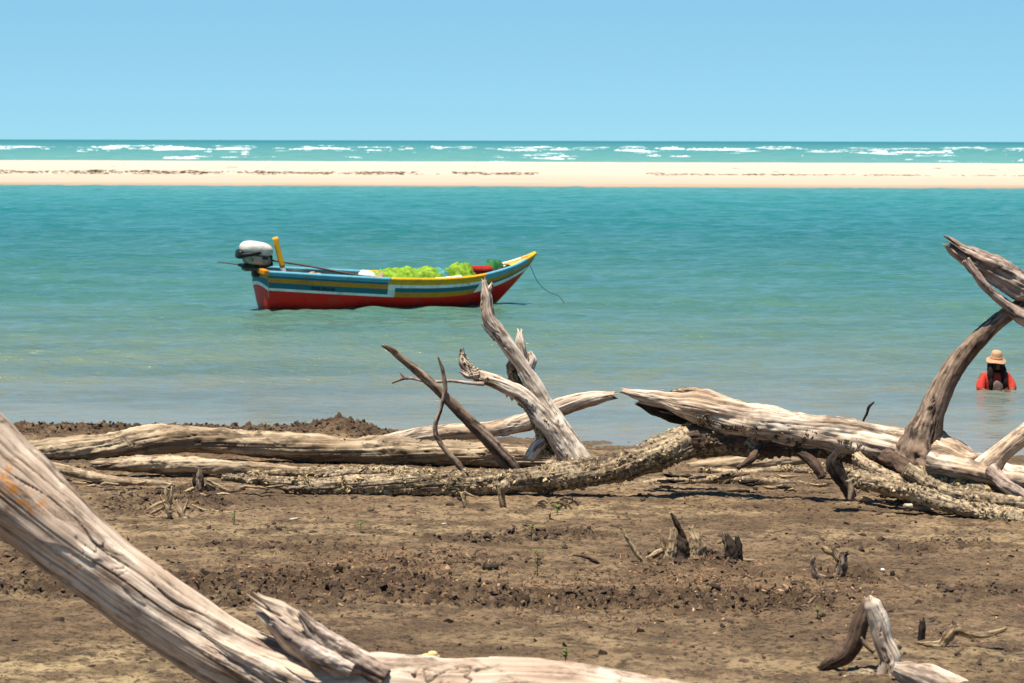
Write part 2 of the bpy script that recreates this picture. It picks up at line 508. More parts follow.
# mud beach
def mud():
    m = Mat('beach_mud')
    p = m.pos()
    big = m.noise(p, 0.55, 5, 0.6)
    med = m.noise(p, 3.2, 6, 0.65)
    fine = m.noise(m.mapping(p, (0.75, 1, 1)), 24, 6, 0.72)
    vf = m.noise(p, 90, 4, 0.7)
    c = m.ramp(big, [(0.34, (0.145, 0.090, 0.047)), (0.50, (0.225, 0.147, 0.078)), (0.66, (0.34, 0.235, 0.128))])
    c = m.mix(m.math('MULTIPLY', m.attr('sandy'), 0.85), c, (0.46, 0.335, 0.175))
    c = m.mix(m.ramp(med, [(0.42, (0.85,) * 3), (0.56, (0, 0, 0))]), c, (0.095, 0.060, 0.033))
    c = m.mix(m.ramp(fine, [(0.41, (0.92,) * 3), (0.51, (0, 0, 0))]), c, (0.040, 0.024, 0.014))  # dark wet flecks, with small relief shadows painted into the colour
    c = m.mix(m.ramp(vf, [(0.54, (0, 0, 0)), (0.70, (0.5,) * 3)]), c, (0.42, 0.30, 0.17))
    c = m.mix(m.math('MULTIPLY', m.attr('clod'), m.ramp(med, [(0.3, (0.85,) * 3), (0.65, (0.45,) * 3)])), c, (0.050, 0.028, 0.015))  # clod patches: dark wet mud, deepened in colour to stand in for relief shade
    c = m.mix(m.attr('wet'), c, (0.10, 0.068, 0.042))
    m.set(Base_Color=c, Roughness=0.9, Specular_IOR_Level=0.2)
    m.bump(m.math('ADD', fine, m.math('MULTIPLY', vf, 0.5)), 1.0, 0.035)
    return m.m
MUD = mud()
def sand():
    m = Mat('sandbar_sand')
    p = m.pos()
    z = m.n('SeparateXYZ')
    m.l(p, z.inputs[0])
    n = m.noise(m.mapping(p, (0.05, 0.25, 1)), 1, 5, 0.6)
    zz = m.math('ADD', z.outputs[2], m.math('MULTIPLY', m.math('SUBTRACT', n, 0.5), 0.22))
    c = m.ramp(zz, [(0.0, (0.23, 0.165, 0.105)), (0.14, (0.34, 0.275, 0.205)), (0.40, (0.37, 0.305, 0.235)), (0.62, (0.40, 0.34, 0.265)), (0.9, (0.41, 0.35, 0.28))])
    m.set(Base_Color=c, Roughness=0.95, Specular_IOR_Level=0.1)
    m.bump(m.noise(p, 1.2, 5, 0.65), 0.6, 0.15)
    return m.m
SAND = sand()
def water(name, stops, y0, y1, ior_lv, rough, bscale, bst, bdist):
    m = Mat(name)
    p = m.pos()
    xyz = m.n('SeparateXYZ')
    m.l(p, xyz.inputs[0])
    f = m.math('LOGARITHM', xyz.outputs[1], math.e)
    r = m.n('MapRange', i_1=math.log(y0), i_2=math.log(y1))
    m.l(f, r.inputs[0])
    wob = m.noise(m.mapping(p, (0.05, 0.12, 1)), 1, 4, 0.6)
    fac = m.math('ADD', r.outputs[0], m.math('MULTIPLY', m.math('SUBTRACT', wob, 0.5), 0.12))
    c = m.ramp(fac, stops)
    ch = m.noise(m.mapping(p, (0.35, 1.0, 1)), 0.5, 6, 0.7)
    c = m.mix(m.ramp(ch, [(0.35, (0.6,) * 3), (0.55, (0, 0, 0))]), c, m.mix(0.5, c, (0.0, 0.05, 0.06)))
    c = m.mix(m.ramp(ch, [(0.52, (0, 0, 0)), (0.68, (0.35,) * 3)]), c, m.mix(0.6, c, (0.12, 0.16, 0.12)))
    sp = m.n('MapRange', i_1=0.0, i_2=0.6, i_3=ior_lv[0], i_4=ior_lv[1])
    m.l(fac, sp.inputs[0])
    m.set(Base_Color=c, Roughness=rough, Specular_IOR_Level=sp.outputs[0], IOR=1.33)
    m.bump(m.noise(m.mapping(p, (0.55, 1, 1)), bscale, 5, 0.6), bst, bdist)
    return m.m
LAGOON = water('lagoon_water', [(0.0, (0.185, 0.165, 0.130)), (0.10, (0.135, 0.148, 0.112)), (0.24, (0.078, 0.138, 0.098)), (0.40, (0.042, 0.130, 0.100)), (0.62, (0.014, 0.110, 0.102)), (0.78, (0.010, 0.132, 0.122)), (0.90, (0.020, 0.165, 0.142)), (1.0, (0.05, 0.20, 0.165))], 29, 200, (0.42, 0.08), 0.11, 4.6, 1.0, 0.10)
SEA = water('sea_water', [(0.0, (0.105, 0.250, 0.210)), (0.35, (0.058, 0.195, 0.172)), (1.0, (0.008, 0.115, 0.120))], 330, 6000, (0.08, 0.08), 0.3, 0.3, 0.5, 0.4)
FOAM = Mat('white_foam').set(Base_Color=(0.56, 0.60, 0.60), Roughness=0.9).m

# ------------------------------------------------------------------ ground, beach
def shore_y(x):
    return np.interp(x, [-60, -6, -1.4, 0.8, 5.0, 60], [33, 31.4, 31.1, 29.7, 28.5, 24])
def Hbase(x, y):
    x, y = np.asarray(x, float), np.asarray(y, float)
    ys = shore_y(x)
    d = ys - y
    h = np.where(d > 0, 0.024 * np.minimum(d, 22), np.maximum(0.06 * d, -1.6))
    berm = 0.055 * np.exp(-((d - 0.7) / 0.40) ** 2) * sstep(-0.9, -1.7, x)
    hump = 0.10 * np.exp(-((x + 1.75) / 0.26) ** 2 - ((d - 0.7) / 0.35) ** 2)
    return h + berm + hump
def gnd(px, py):
    """the beach point under a pixel"""
    d = 24.0
    for _ in range(12):
        p = at(px, py, d)
        r = ray(px, py)
        h = float(Hbase(p[0], p[1]))
        d = (h - CAM_H) * r[1] / r[2]
    return at(px, py, d)
def lay(px, py, rpx, lift=0.0):
    """a depth at which something rpx pixels thick, centred on a pixel, lies on the beach"""
    return gnd(px, py + rpx * 0.8)[1] - 0.02 if lift == 0 else gnd(px, py + rpx * 0.8 + lift)[1]
PATCH = []
for (px, py, rx, ry, a) in [(120, 585, 150, 17, 1), (60, 560, 90, 12, .6), (330, 585, 150, 20, .9), (560, 600, 170, 13, 1), (450, 560, 90, 12, .5), (700, 600, 120, 14, .9),
                            (800, 600, 60, 10, .8), (560, 535, 60, 8, .8), (470, 540, 60, 6, .7), (170, 500, 70, 18, .6), (880, 545, 90, 9, .4), (980, 590, 50, 8, .5), (850, 575, 40, 9, .6),
                            (960, 545, 60, 6, .5), (690, 560, 50, 9, .9), (280, 545, 90, 10, .4), (230, 600, 60, 10, .9)]:
    c = gnd(px, py)
    d = c[1]
    PATCH.append((c[0], c[1], rx * d / F_PX, ry * d * d / (F_PX * (CAM_H - c[2])), a))
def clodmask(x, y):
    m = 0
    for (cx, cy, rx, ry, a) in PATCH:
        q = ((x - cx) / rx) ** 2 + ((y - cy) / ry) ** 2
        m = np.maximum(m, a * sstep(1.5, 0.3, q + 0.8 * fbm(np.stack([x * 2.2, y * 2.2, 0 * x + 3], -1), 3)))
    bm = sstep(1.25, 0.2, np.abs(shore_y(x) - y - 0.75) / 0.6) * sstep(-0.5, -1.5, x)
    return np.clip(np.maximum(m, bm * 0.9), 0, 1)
def Hdetail(x, y):
    P = np.stack([x, y, 0 * x], -1)
    cl = clodmask(x, y)
    gen = sstep(0.12, 0.42, fbm(P * 1.4 + 31, 4))
    cl2 = np.clip(cl + 0.35 * gen, 0, 1)
    h = 0.022 * fbm(P * 1.1, 3) + 0.024 * fbm(P * 5 + 9, 3)
    lumps = np.maximum(fbm(P * 11 + 4, 3, 0.6), -0.05)
    h = h + cl2 * 0.13 * lumps + (0.018 + 0.014 * cl2) * fbm(P * 22 + 2, 2, .7)
    return h, cl2
def axis(lo, hi, step, far_lo, far_hi, grow=1.35):
    a = list(np.arange(lo, hi + 1e-6, step))
    s, v = step, a[-1]
    up = []
    while v < far_hi:
        s *= grow
        v += s
        up.append(v)
    s, v = step, a[0]
    dn = []
    while v > far_lo:
        s *= grow
        v -= s
        dn.append(v)
    return np.array(dn[::-1] + a + up)
ax = axis(-6.2, 6.2, 0.021, -420, 420)
ay = axis(12.6, 32.2, 0.030, -400, 60)
X, Y = np.meshgrid(ax, ay)
hb = Hbase(X, Y)
hd, cl = Hdetail(X, Y)
fade = sstep(9, 6.5, np.abs(X)) * sstep(10, 12.6, Y) * sstep(33.5, 31.8, Y)
far_roll = 0.25 * fbm(np.stack([X * 0.03, Y * 0.03, 0 * X], -1), 3) * sstep(8, 40, np.abs(X) + np.maximum(-Y, 0)) * sstep(0, 6, shore_y(X) - Y)
Z = hb + hd * fade + far_roll
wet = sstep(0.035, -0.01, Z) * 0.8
sandy = 0 * X                                                  # drier, paler sand
for (qx, qy, rx, ry, a_) in ((70, 668, 190, 26, 1.0), (330, 530, 260, 14, .55), (620, 512, 160, 10, .6), (930, 535, 180, 12, .5), (560, 640, 200, 12, .35), (900, 660, 200, 18, .5)):
    c_ = gnd(qx, qy)
    q_ = ((X - c_[0]) / (rx * c_[1] / F_PX)) ** 2 + ((Y - c_[1]) / (ry * c_[1] ** 2 / (F_PX * 2.7))) ** 2
    sandy = np.maximum(sandy, a_ * sstep(1.3, 0.2, q_ + 0.9 * fbm(np.stack([X * 1.6, Y * 1.6, 0 * X + 8], -1), 4)))
sandy *= (1 - 0.8 * cl * fade)
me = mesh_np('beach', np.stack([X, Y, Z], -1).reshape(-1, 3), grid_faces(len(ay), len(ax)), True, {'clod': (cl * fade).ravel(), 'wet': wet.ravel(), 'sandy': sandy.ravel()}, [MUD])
tag(link('beach', me), kind='structure')
gx = axis(-50, 50, 50, -60000, 60000, 1.9)
gy = axis(-50, 50, 50, -60000, 60000, 1.9)
X, Y = np.meshgrid(gx, gy)
me = mesh_np('ground', np.stack([X, Y, 0 * X - 2.2], -1).reshape(-1, 3), grid_faces(len(gy), len(gx)), True, {'clod': np.zeros(X.size), 'wet': np.ones(X.size), 'sandy': np.zeros(X.size)}, [MUD])
tag(link('ground', me), kind='structure')

# ------------------------------------------------------------------ water
def wave_field(X, Y, comps, dy):
    h = np.zeros_like(X)
    for (kx, ky, a, ph, lam) in comps:
        w = sstep(1.6, 3.2, lam / dy)
        h += a * w * np.sin(kx * X + ky * Y + ph)
    return h
def make_comps(n, l0, l1, slope):
    out = []
    for i in range(n):
        lam = math.exp(rng.uniform(math.log(l0), math.log(l1)))
        ang = R(90 + 12) + rng.normal() * R(26)
        k = 2 * math.pi / lam
        out.append((k * math.cos(ang), k * math.sin(ang), slope * lam / (2 * math.pi) * math.sqrt(2.0 / n) * rng.uniform(0.6, 1.4), rng.uniform(0, 6.28), lam))
    return out
yy = np.exp(np.linspace(math.log(26.5), math.log(203), 1050))
u = np.concatenate([[-9, -5, -3, -2, -1.5, -1.25], np.linspace(-1.08, 1.08, 330), [1.25, 1.5, 2, 3, 5, 9]])
U, Y = np.meshgrid(u, yy)
X = U * (Y * 0.185 + 1.0)
dy = np.maximum(np.gradient(yy)[:, None] * np.ones_like(X), 0.05)
comps = make_comps(140, 0.14, 1.3, 0.18)
amp = 0.30 + 0.70 * sstep(0.5, 12.0, Y - shore_y(X))
patch = 0.65 + 0.7 * sstep(-0.3, 0.4, fbm(np.stack([X * 0.12, Y * 0.25, 0 * X + 5], -1), 3))
Z = wave_field(X, Y, comps, dy) * amp * patch * (np.abs(U) < 1.6)
me = mesh_np('water', np.stack([X, Y, Z], -1).reshape(-1, 3), grid_faces(len(yy), len(u)), True, None, [LAGOON])
tag(link('water', me), kind='structure')
yy = np.exp(np.linspace(math.log(322), math.log(60000), 420))
u = np.concatenate([[-12, -6, -3, -1.8], np.linspace(-1.2, 1.2, 260), [1.8, 3, 6, 12]])
U, Y = np.meshgrid(u, yy)
X = U * (Y * 0.18 + 5)
dy = np.maximum(np.gradient(yy)[:, None] * np.ones_like(X), 0.5)
Z = wave_field(X, Y, make_comps(50, 5, 40, 0.10), dy) * sstep(3000, 700, Y) - 0.02
me = mesh_np('sea', np.stack([X, Y, Z], -1).reshape(-1, 3), grid_faces(len(yy), len(u)), True, None, [SEA])
tag(link('sea', me), kind='structure')
# breakers
SURF = [(-30, 5, 147, 2), (5, 45, 146.5, 2), (90, 120, 147, 2), (145, 183, 147, 2), (76, 95, 149.5, 2.5), (103, 120, 148.5, 4), (60, 138, 156, 3.5), (163, 193, 157, 3), (161, 200, 148, 3), (203, 212, 151.5, 2),
        (226, 248, 148.5, 3), (236, 252, 152, 2.5), (226, 274, 155, 3), (299, 345, 148, 3), (7, 60, 160, 2), (340, 358, 149, 2.5), (363, 390, 150.5, 3), (397, 411, 148.5, 2), (436, 444, 147, 1.5), (460, 466, 149, 2), (473, 492, 154, 3),
        (493, 512, 149, 2), (520, 545, 149, 2.5), (521, 560, 158, 4), (561, 580, 156, 2), (553, 570, 149.5, 3.5), (573, 603, 150.5, 2.5), (616, 646, 150.5, 3), (649, 674, 156, 4), (657, 682, 148.5, 3), (703, 744, 149, 3), (725, 748, 153.5, 3.5),
        (712, 749, 160, 3), (765, 785, 157, 2), (808, 829, 152, 4), (794, 840, 157.5, 3.5), (841, 858, 159.5, 2.5), (840, 870, 151, 2), (876, 935, 152, 4.5), (936, 955, 151, 2), (959, 982, 157, 2.5), (970, 1060, 163, 4), (1002, 1010, 156.5, 3), (990, 1040, 151, 2), (-60, -10, 156, 3), (1050, 1100, 154, 3), (-120, -70, 150, 3), (1110, 1160, 151, 3)]
def breaker(x0, x1, py, hpx, n=60):
    xm = (x0 + x1) / 2
    r = ray(xm, py + 1)
    d = CAM_H * r[1] / -r[2]
    d = min(d, 1800)
    hpx = hpx * 1.0
    L = 1.25 * (x1 - x0) * d / F_PX
    cx = at(xm, py, d)[0]
    s = np.linspace(0, 1, n)
    env = np.sin(np.pi * s) ** 0.5
    hh = hpx * d / F_PX * 0.85 * env * np.clip(0.58 + 1.7 * fbm(np.stack([s * L * 0.30 + xm, 0 * s + py, 0 * s], -1), 4, .7), -0.15, 1.5)
    yc = d + 0.08 * L * fbm(np.stack([s * 2 + xm * .1, 0 * s + py, 0 * s + 9], -1), 2) * 2
    rows = []
    for (dy, hz) in ((-4.5, -0.08), (-2.4, 0.25), (-0.9, 0.8), (0.2, 1.0), (1.5, 0.3), (3.0, -0.15)):
        rows.append(np.stack([cx + (s - 0.5) * L, yc + dy * (0.4 + hh), hh * hz * (1 + 0.3 * rng.normal(size=n)) - 0.03], -1))
    return np.array(rows).reshape(-1, 3), grid_faces(6, n)
V, Fc, o = [], [], 0
def add_foam(*a):
    global o
    v, f = breaker(*a)
    V.append(v)
    Fc.append(f + o)
    o += len(v)
for (x0, x1, y, h) in SURF:
    add_foam(x0, x1, y, h * .8, 90)
    for k in range(9):                                         # ragged strands trailing each breaker
        w_ = x1 - x0
        c_ = rng.uniform(x0 - .25 * w_, x1 + .25 * w_)
        l_ = rng.uniform(.2, .8) * w_
        add_foam(c_ - l_ / 2, c_ + l_ / 2, y + rng.uniform(-1.2, 1.8), rng.uniform(.6, 1.6), 50)
for i in range(480):                                           # thin wisps between the breakers
    x = rng.uniform(-80, 1100)
    y = rng.choice([146.5, 148.5, 151, 154, 157, 160]) + rng.normal() * 0.7
    add_foam(x, x + rng.uniform(5, 30), y + (x - 512) * 0.0025, rng.uniform(0.3, 0.9), 40)
tag(link('surf_foam', mesh_np('surf_foam', np.vstack(V), np.vstack(Fc), True, None, [FOAM])), 'white breaking surf scattered over the sea beyond the sandbar', 'surf', kind='stuff')

# ------------------------------------------------------------------ sandbar with its wrack line
sx = np.concatenate([[-900, -600, -400, -250, -150, -100], np.linspace(-75, 75, 700), [100, 150, 250, 400, 600, 900]])
prof_y = np.array([188, 193, 196, 205, 216, 221.5, 222.2, 224, 240, 265, 288, 300, 318, 335])
prof_z = np.array([-.6, -.12, .03, .22, .40, .46, .70, .72, .76, .84, .93, .90, .35, -.6])
py_ = np.unique(np.concatenate([np.linspace(188, 335, 120), np.linspace(219, 226, 40)]))
X, Y = np.meshgrid(sx, py_)
fl = fbm(np.stack([X * 0.03, 0 * X, 0 * X + 2], -1), 3)
edge = -0.062 * X + 3.5 * fl
scarp = np.clip(0.75 - X / 60, 0.12, 1) * (0.5 + 0.8 * sstep(-0.3, 0.3, fbm(np.stack([X * 0.35, 0 * X, 0 * X + 4], -1), 3)))
zp = np.interp(Y - edge, prof_y, prof_z)
zs = np.interp(Y - edge, [188, 193, 196, 216, 240, 265, 288, 300, 318, 335], [-.6, -.12, .03, .46, .74, .84, .93, .90, .35, -.6])
Z = zs + (zp - zs) * scarp + 0.03 * fbm(np.stack([X * 0.3, Y * 0.15, 0 * X], -1), 4) + 0.06 * fl * sstep(220, 290, Y) 
me = mesh_np('sandbar', np.stack([X, Y, Z], -1).reshape(-1, 3), grid_faces(len(py_), len(sx)), True, None, [SAND])
tag(link('sandbar', me), kind='structure')
def sandz(x, y):
    i = np.clip(np.searchsorted(py_, y), 0, len(py_) - 1)
    j = np.clip(np.searchsorted(sx, x), 0, len(sx) - 1)
    return Z[i, j]
pos, siz = [], []
while len(pos) < 2000:
    x = rng.uniform(-70, 60)
    if rng.random() > np.clip(0.75 - x / 75, 0.1, 1): continue
    if noise(np.array([[x * 0.22, 7.7, 1.0]]))[0] < rng.normal() * 0.18 - 0.02: continue
    e = -0.062 * x + 3.5 * fbm(np.array([[x * 0.03, 0, 2.0]]), 3)[0]
    y = 221.9 + e + rng.normal() * 0.28
    pos.append((x, y, sandz(x, y)))
    siz.append(rng.uniform(0.014, 0.038))
for k in range(25):
    x = rng.uniform(-70, 60)
    y = rng.uniform(226, 262)
    pos.append((x, y, sandz(x, y)))
    siz.append(rng.uniform(0.03, 0.07))
WRACK = tint_mat('wrack_weed', [(0, (0.11, 0.07, 0.038)), (1, (0.30, 0.205, 0.12))])
tag(link('wrack_weed', scatter('wrack_weed', ICO1, np.array(pos), np.array(siz), WRACK, (0, 0, 0), (5.0, 1.6, 0.55), 0.25, 1.0, zrot=True)), 'broken line of dark dried weed along the low scarp of the sandbar', 'seaweed', kind='stuff')

# ------------------------------------------------------------------ driftwood
def path(rows, d):
    """rows (px, py, rpx[, depth]) -> world points and radii; d a depth or a pair to run between"""
    n = len(rows)
    P, r = [], []
    for i, q in enumerate(rows):
        dd = q[3] if len(q) > 3 else (d if not isinstance(d, tuple) else d[0] + (d[1] - d[0]) * i / (n - 1))
        P.append(at(q[0], q[1], dd))
        r.append(q[2] * dd / F_PX)
    return np.array(P), np.array(r)
def crust(t, n, name, parent, org, where=None, size=(0.006, 0.016), lab=None, tint=None):
    P, N = t['P'], t['N']
    idx = rng.integers(0, len(P), n * 4)
    p = P[idx]
    cq = fbm(p * 9 + 3, 3)
    w = (cq > 0.22 * rng.random(len(p)) + 0.0) & (fbm(p * 3.3 + 11, 2) > -0.06 - 0.25 * (N[idx][:, 2] < -0.1))
    if where is not None:
        w &= where(p, N[idx])
    idx = idx[w][:n]
    pos = P[idx]
    sz = size[0] * 0.7 + (size[1] * 1.35 - size[0] * 0.7) * rng.random(len(idx)) ** 2.2
    o = link(name, scatter(name, OCTA, pos, sz, BARN, org, (1, 1, 0.7), 0.25, 1.0, tint=None if tint is None else tint[:len(idx)]), parent)
    o['kind'] = 'stuff'
    if lab: o['label'] = lab
    return o

# -- the near log across the lower left corner
org = gnd(330, 683)
D = 12.6
near = thing('driftwood_log', (org[0], D, Hbase(org[0], D)), 'big pale bleached log slanting across the lower left corner of the beach', 'driftwood', 'driftwood on the beach')
o0 = np.array(near.location)
P, r = path([(-330, 200, 56), (-200, 310, 56), (-100, 398, 54), (-40, 446, 51), (0, 482, 47), (50, 527, 41), (110, 575, 36.5), (170, 619, 35), (230, 656, 35.5), (300, 689, 40), (380, 702, 50), (460, 709, 53), (540, 712, 51), (640, 729, 53), (760, 755, 50), (900, 800, 44), (1010, 845, 34)], D)
t = wood_tube(P, r, 280, 0.005, 0.16, 1.3, 0.055, 7, 0.10, 5, (0.25, 0.2), 1.0, 0, cross=1.0)
LP = [at(12, 488, D - .2), at(34, 506, D - .2), at(3, 476, D - .2), at(73, 562, D - .2), at(22, 497, D - .2)]
def lich(V):
    m = 0
    for q in LP:
        m = np.maximum(m, sstep(0.075, 0.02, np.linalg.norm((V - q) * np.array([1, 0.6, 1]), axis=1)))
    return m
link('trunk', wood_mesh('trunk', [t], WOOD_FG, o0, lich), near)
P, r = path([(264, 608, 9), (279, 619, 16), (300, 637, 20), (335, 661, 23), (375, 688, 26), (430, 718, 30), (480, 741, 28)], D - 0.06)
t2 = wood_tube(P, r, 120, 0.005, 0.30, 1.3, 0.22, 5, 0.25, 4, (0.07, 0), 1.0, 2)
o = link('broken_limb', wood_mesh('broken_limb', [t2], WOOD_FG, o0), near)
P, r = path([(274, 622, 5), (292, 638, 8), (320, 655, 9), (352, 670, 7)], D - 0.22)
t3 = wood_tube(P, r, 50, 0.005, 0.3, 1.2, 0.3, 4, 0.25, 4, (0.03, 0.0))
link('splinter', wood_mesh('splinter', [t3], WOOD_GREY, o0), o)
P, r = path([(300, 614, 4), (318, 634, 9), (346, 655, 12), (384, 678, 12)], D - 0.16)
t3 = wood_tube(P, r, 50, 0.005, 0.3, 1.2, 0.3, 4, 0.25, 4, (0.03, 0.0))
link('splinter', wood_mesh('splinter', [t3], WOOD_GREY, o0), o)
for rows_ in ([(205, 634, 3), (240, 655, 8), (285, 680, 11), (330, 706, 10)], [(176, 632, 2), (215, 656, 6), (262, 684, 8), (300, 706, 8)]):
    P, r = path(rows_, D - 0.20)
    t3 = wood_tube(P, r, 60, 0.006, 0.25, 1.2, 0.25, 4, 0.25, 4, (0.04, 0.0))
    link('splinter', wood_mesh('splinter', [t3], WOOD_FG, o0), near)
# bracket fungus on the near log
p = at(429, 657, D + 0.02)
FUNG = cloth('fungus_flesh', (0.55, 0.40, 0.16), (0.62, 0.48, 0.24), 30)
o = link('bracket_fungus', scatter('bracket_fungus', ICO2, p[None] + np.array([[-0.02, 0, 0.0], [0.015, 0, 0.012], [0.03, 0, 0.0]]), np.array([0.026, 0.03, 0.022]), FUNG, p, (1, 1, 0.7), 0.05, 0.7, True), near, p - o0)

# -- left logs
def simple_log(name, rows, d, mat, label, n=64, **kw):
    P, r = path(rows, d)
    t = wood_tube(P, r, n, **kw)
    c = P[len(P) // 2].copy()
    c[2] = float(Hbase(c[0], c[1]))
    o = link(name, wood_mesh(name, [t], mat, c), None, c)
    tag(o, label, 'driftwood', 'driftwood on the beach')
    return o, t
dA = lay(230, 442, 14) - 0.55
logA, tA = simple_log('driftwood_log', [(-60, 456, 11), (10, 453, 12), (60, 450, 12.5), (110, 446, 12.5), (160, 439, 14), (195, 440, 13), (230, 442, 12.5), (300, 447, 13.5), (370, 451, 14), (430, 453, 13), (500, 456, 12), (560, 461, 10), (600, 466, 7)], (dA, dA - 0.8), WOOD_TAN,
    'long thick tan log lying along the shore behind the thinner log, left half', 80, step=0.012, lump=0.34, ridge=0.15, crack=0.16, knots=2, lscale=1.3, gnarl=0.02, cross=.8)
crust(tA, 900, 'barnacle_crust', logA, np.array(logA.location), lambda p, N: (p[:, 0] > -1.6), (0.006, 0.013))
dB = lay(200, 466, 8) - 0.3
simple_log('driftwood_log', [(92, 464, 3), (104, 464, 6), (150, 464, 8.5), (210, 466, 8), (270, 470, 6.5), (320, 473, 5), (350, 475, 3)], (dB, dB - 0.2), WOOD_TAN,
    'thinner tan log lying just in front of the long thick log', 56, step=0.012, lump=0.36, ridge=0.16, crack=0.15, spl=(0.03, 0.03), gnarl=.015, cross=.8)
dC = lay(110, 481, 5)
simple_log('driftwood_branch', [(20, 458, 3, dC + 0.9), (45, 464, 4.5, dC + .7), (70, 471, 5, dC + .4), (110, 480, 5, dC), (150, 484, 4.5, dC - .1), (172, 486, 3, dC - .15)], dC, WOOD_TAN,
    'thin yellowish crooked branch lying at the left end of the logs', 40, step=0.012, lump=0.25, ridge=0.12, crack=0.1, spl=(0.02, 0.02))
for rows_, lab_ in (([(250, 474, 2), (285, 473, 4), (330, 474, 6), (390, 473, 6.5), (440, 476, 5)], 'crusty log lying between the long tan log and the barnacled limb'), ([(150, 472, 1.5), (190, 474, 2.5), (240, 474, 2.5), (275, 477, 2)], 'thin bleached branch lying along the foot of the thinner tan log')):
    m_ = rows_[2]
    o_, t_ = simple_log('driftwood_branch', rows_, lay(m_[0], m_[1], m_[2]) + .05, WOOD_TAN if 'thin ' in lab_ else WOOD_CRUST, lab_, 40, step=.01, lump=.35, ridge=.15, crack=.12, spl=(.03, .03), gnarl=.0 if 'thin ' in lab_ else .04)
    if 'crusty' in lab_: crust(t_, 1500, 'barnacle_crust', o_, np.array(o_.location), None, (.006, .013))
dD = 27.7
logD, tD = simple_log('driftwood_log', [(340, 452, 7), (372, 445, 7), (400, 438, 7), (430, 433.5, 8), (486, 430, 8), (530, 421, 9), (562, 407, 9), (590, 399, 7.5), (614, 395.5, 4)], (dD + .2, dD - .3), WOOD_PALE,
    'pale log behind the forked limb, its broken right end raised over the water', 56, step=0.011, lump=0.22, ridge=0.14, crack=0.15, spl=(0.03, 0.06), knots=1)

# -- forked upright limb
dU = 25.1
b = at(572, 458, dU)
b[2] = Hbase(b[0], b[1])
fork = thing('driftwood_limb', b, 'tall bleached forked limb standing up from the barnacled log in front of the bow', 'driftwood', 'driftwood on the beach')
def limb(name, rows, d, mat, parent, org, n=56, **kw):
    P, r = path(rows, d)
    kw.setdefault('step', 0.010)
    if mat is WOOD_CRUST: kw.setdefault('gnarl', 0.045)
    t = wood_tube(P, r, n, **kw)
    return link(name, wood_mesh(name, [t], mat, org), parent), t
tr, tT = limb('trunk', [(583, 470, 13.80), (574, 452, 11.96), (557, 425, 10.58), (541, 398, 8.74), (522, 365, 7.36), (501, 335, 7.36), (489, 317, 6.44), (487, 297, 5.52), (484, 282, 2.30)], dU, WOOD_WHITE, fork, b, 64, lump=0.30, ridge=0.13, crack=0.15, spl=(0, 0.05), knots=3)
lb, tL = limb('limb', [(462, 351, 2), (464, 364, 5), (477, 375, 6.5), (500, 383, 7), (525, 398, 8.5), (548, 424, 10), (564, 448, 11), (572, 462, 10)], (dU - 0.12, dU - .1), WOOD_WHITE, fork, b, 56, lump=0.35, ridge=0.14, crack=0.15, spl=(0.03, 0), knots=2)
lc, tC = limb('limb', [(520, 330, 2.5), (520, 344, 5), (523, 360, 6), (530, 380, 7), (540, 400, 7)], dU + 0.1, WOOD_WHITE, fork, b, 48, lump=0.3, ridge=0.14, crack=0.15, spl=(0.03, 0))
lc2, tC2 = limb('limb', [(513, 360, 3), (511, 370, 5), (517, 386, 6), (530, 402, 8), (541, 425, 8), (546, 455, 9)], dU + 0.05, WOOD_CRUST, fork, b, 48, lump=0.35, ridge=0.14, crack=0.12, spl=(0.03, 0))
limb('twig', [(484, 384, 2.2), (470, 383, 1.7), (450, 381, 1.5), (430, 382, 1.5), (408, 378, 1.6), (392, 383, 1.0)], dU - 0.25, WOOD_GREY, lb, b, 16, lump=0.2, ridge=0.05, crack=0.05)
limb('twig', [(408, 379, 1.5), (403, 376, 1.2), (400, 372, 0.9)], dU - 0.25, WOOD_GREY, lb, b, 12, lump=0.2, ridge=0.05, crack=0.05)
crust(tC2, 900, 'barnacle_crust', fork, b, None, (0.006, 0.014))
crust(tL, 500, 'barnacle_crust', lb, b, lambda p, N: (N[:, 2] < 0.2) | (p[:, 2] > 1.02), (0.005, 0.012))
crust(tT, 450, 'barnacle_crust', tr, b, lambda p, N: (N[:, 0] < -0.2) & (p[:, 2] < 1.2), (0.005, 0.012))

for rows_, d_ in (([(497, 338, 4), (489, 330, 3.5), (482, 324, 1.5)], dU), ([(527, 372, 4), (532, 362, 5), (530, 352, 2.5)], dU), ([(480, 374, 4), (469, 375, 4), (461, 371, 2)], dU - .14), ([(545, 440, 5), (536, 448, 6), (530, 458, 7)], dU), ([(484, 300, 3), (489, 290, 3), (492, 284, 1.5)], dU)):
    limb('stub', rows_, d_, WOOD_WHITE, fork, b, 28, lump=0.5, ridge=0.25, crack=0.2, spl=(0, 0.02))
# -- dark pole and thin stick
simple_log('driftwood_pole', [(384, 346, 2.0), (392, 350, 3.0), (400, 357, 3.6), (430, 382, 4.6), (460, 412, 5.5), (490, 442, 6.8), (510, 466, 8), (516, 474, 7)], (dU - .9, dU - .5), WOOD_BROWN,
    'straight dark brown pole leaning to the left, blackened splintered tip', 44, step=0.010, lump=0.18, ridge=0.14, crack=0.14, spl=(0.03, 0), knots=2)
p = at(383, 345, dU - .9)
simple_log('driftwood_stick', [(438, 357, 1.0), (443, 372, 2.1), (445, 390, 2.3), (441, 408, 2.0), (435, 428, 2.4), (441, 444, 2.6), (457, 463, 3.2), (466, 474, 2.5)], dU - .75, WOOD_BROWN,
    'thin crooked brown stick standing just left of the dark leaning pole foot', 20, step=0.010, lump=0.3, ridge=0.08, crack=0.08, knots=1)

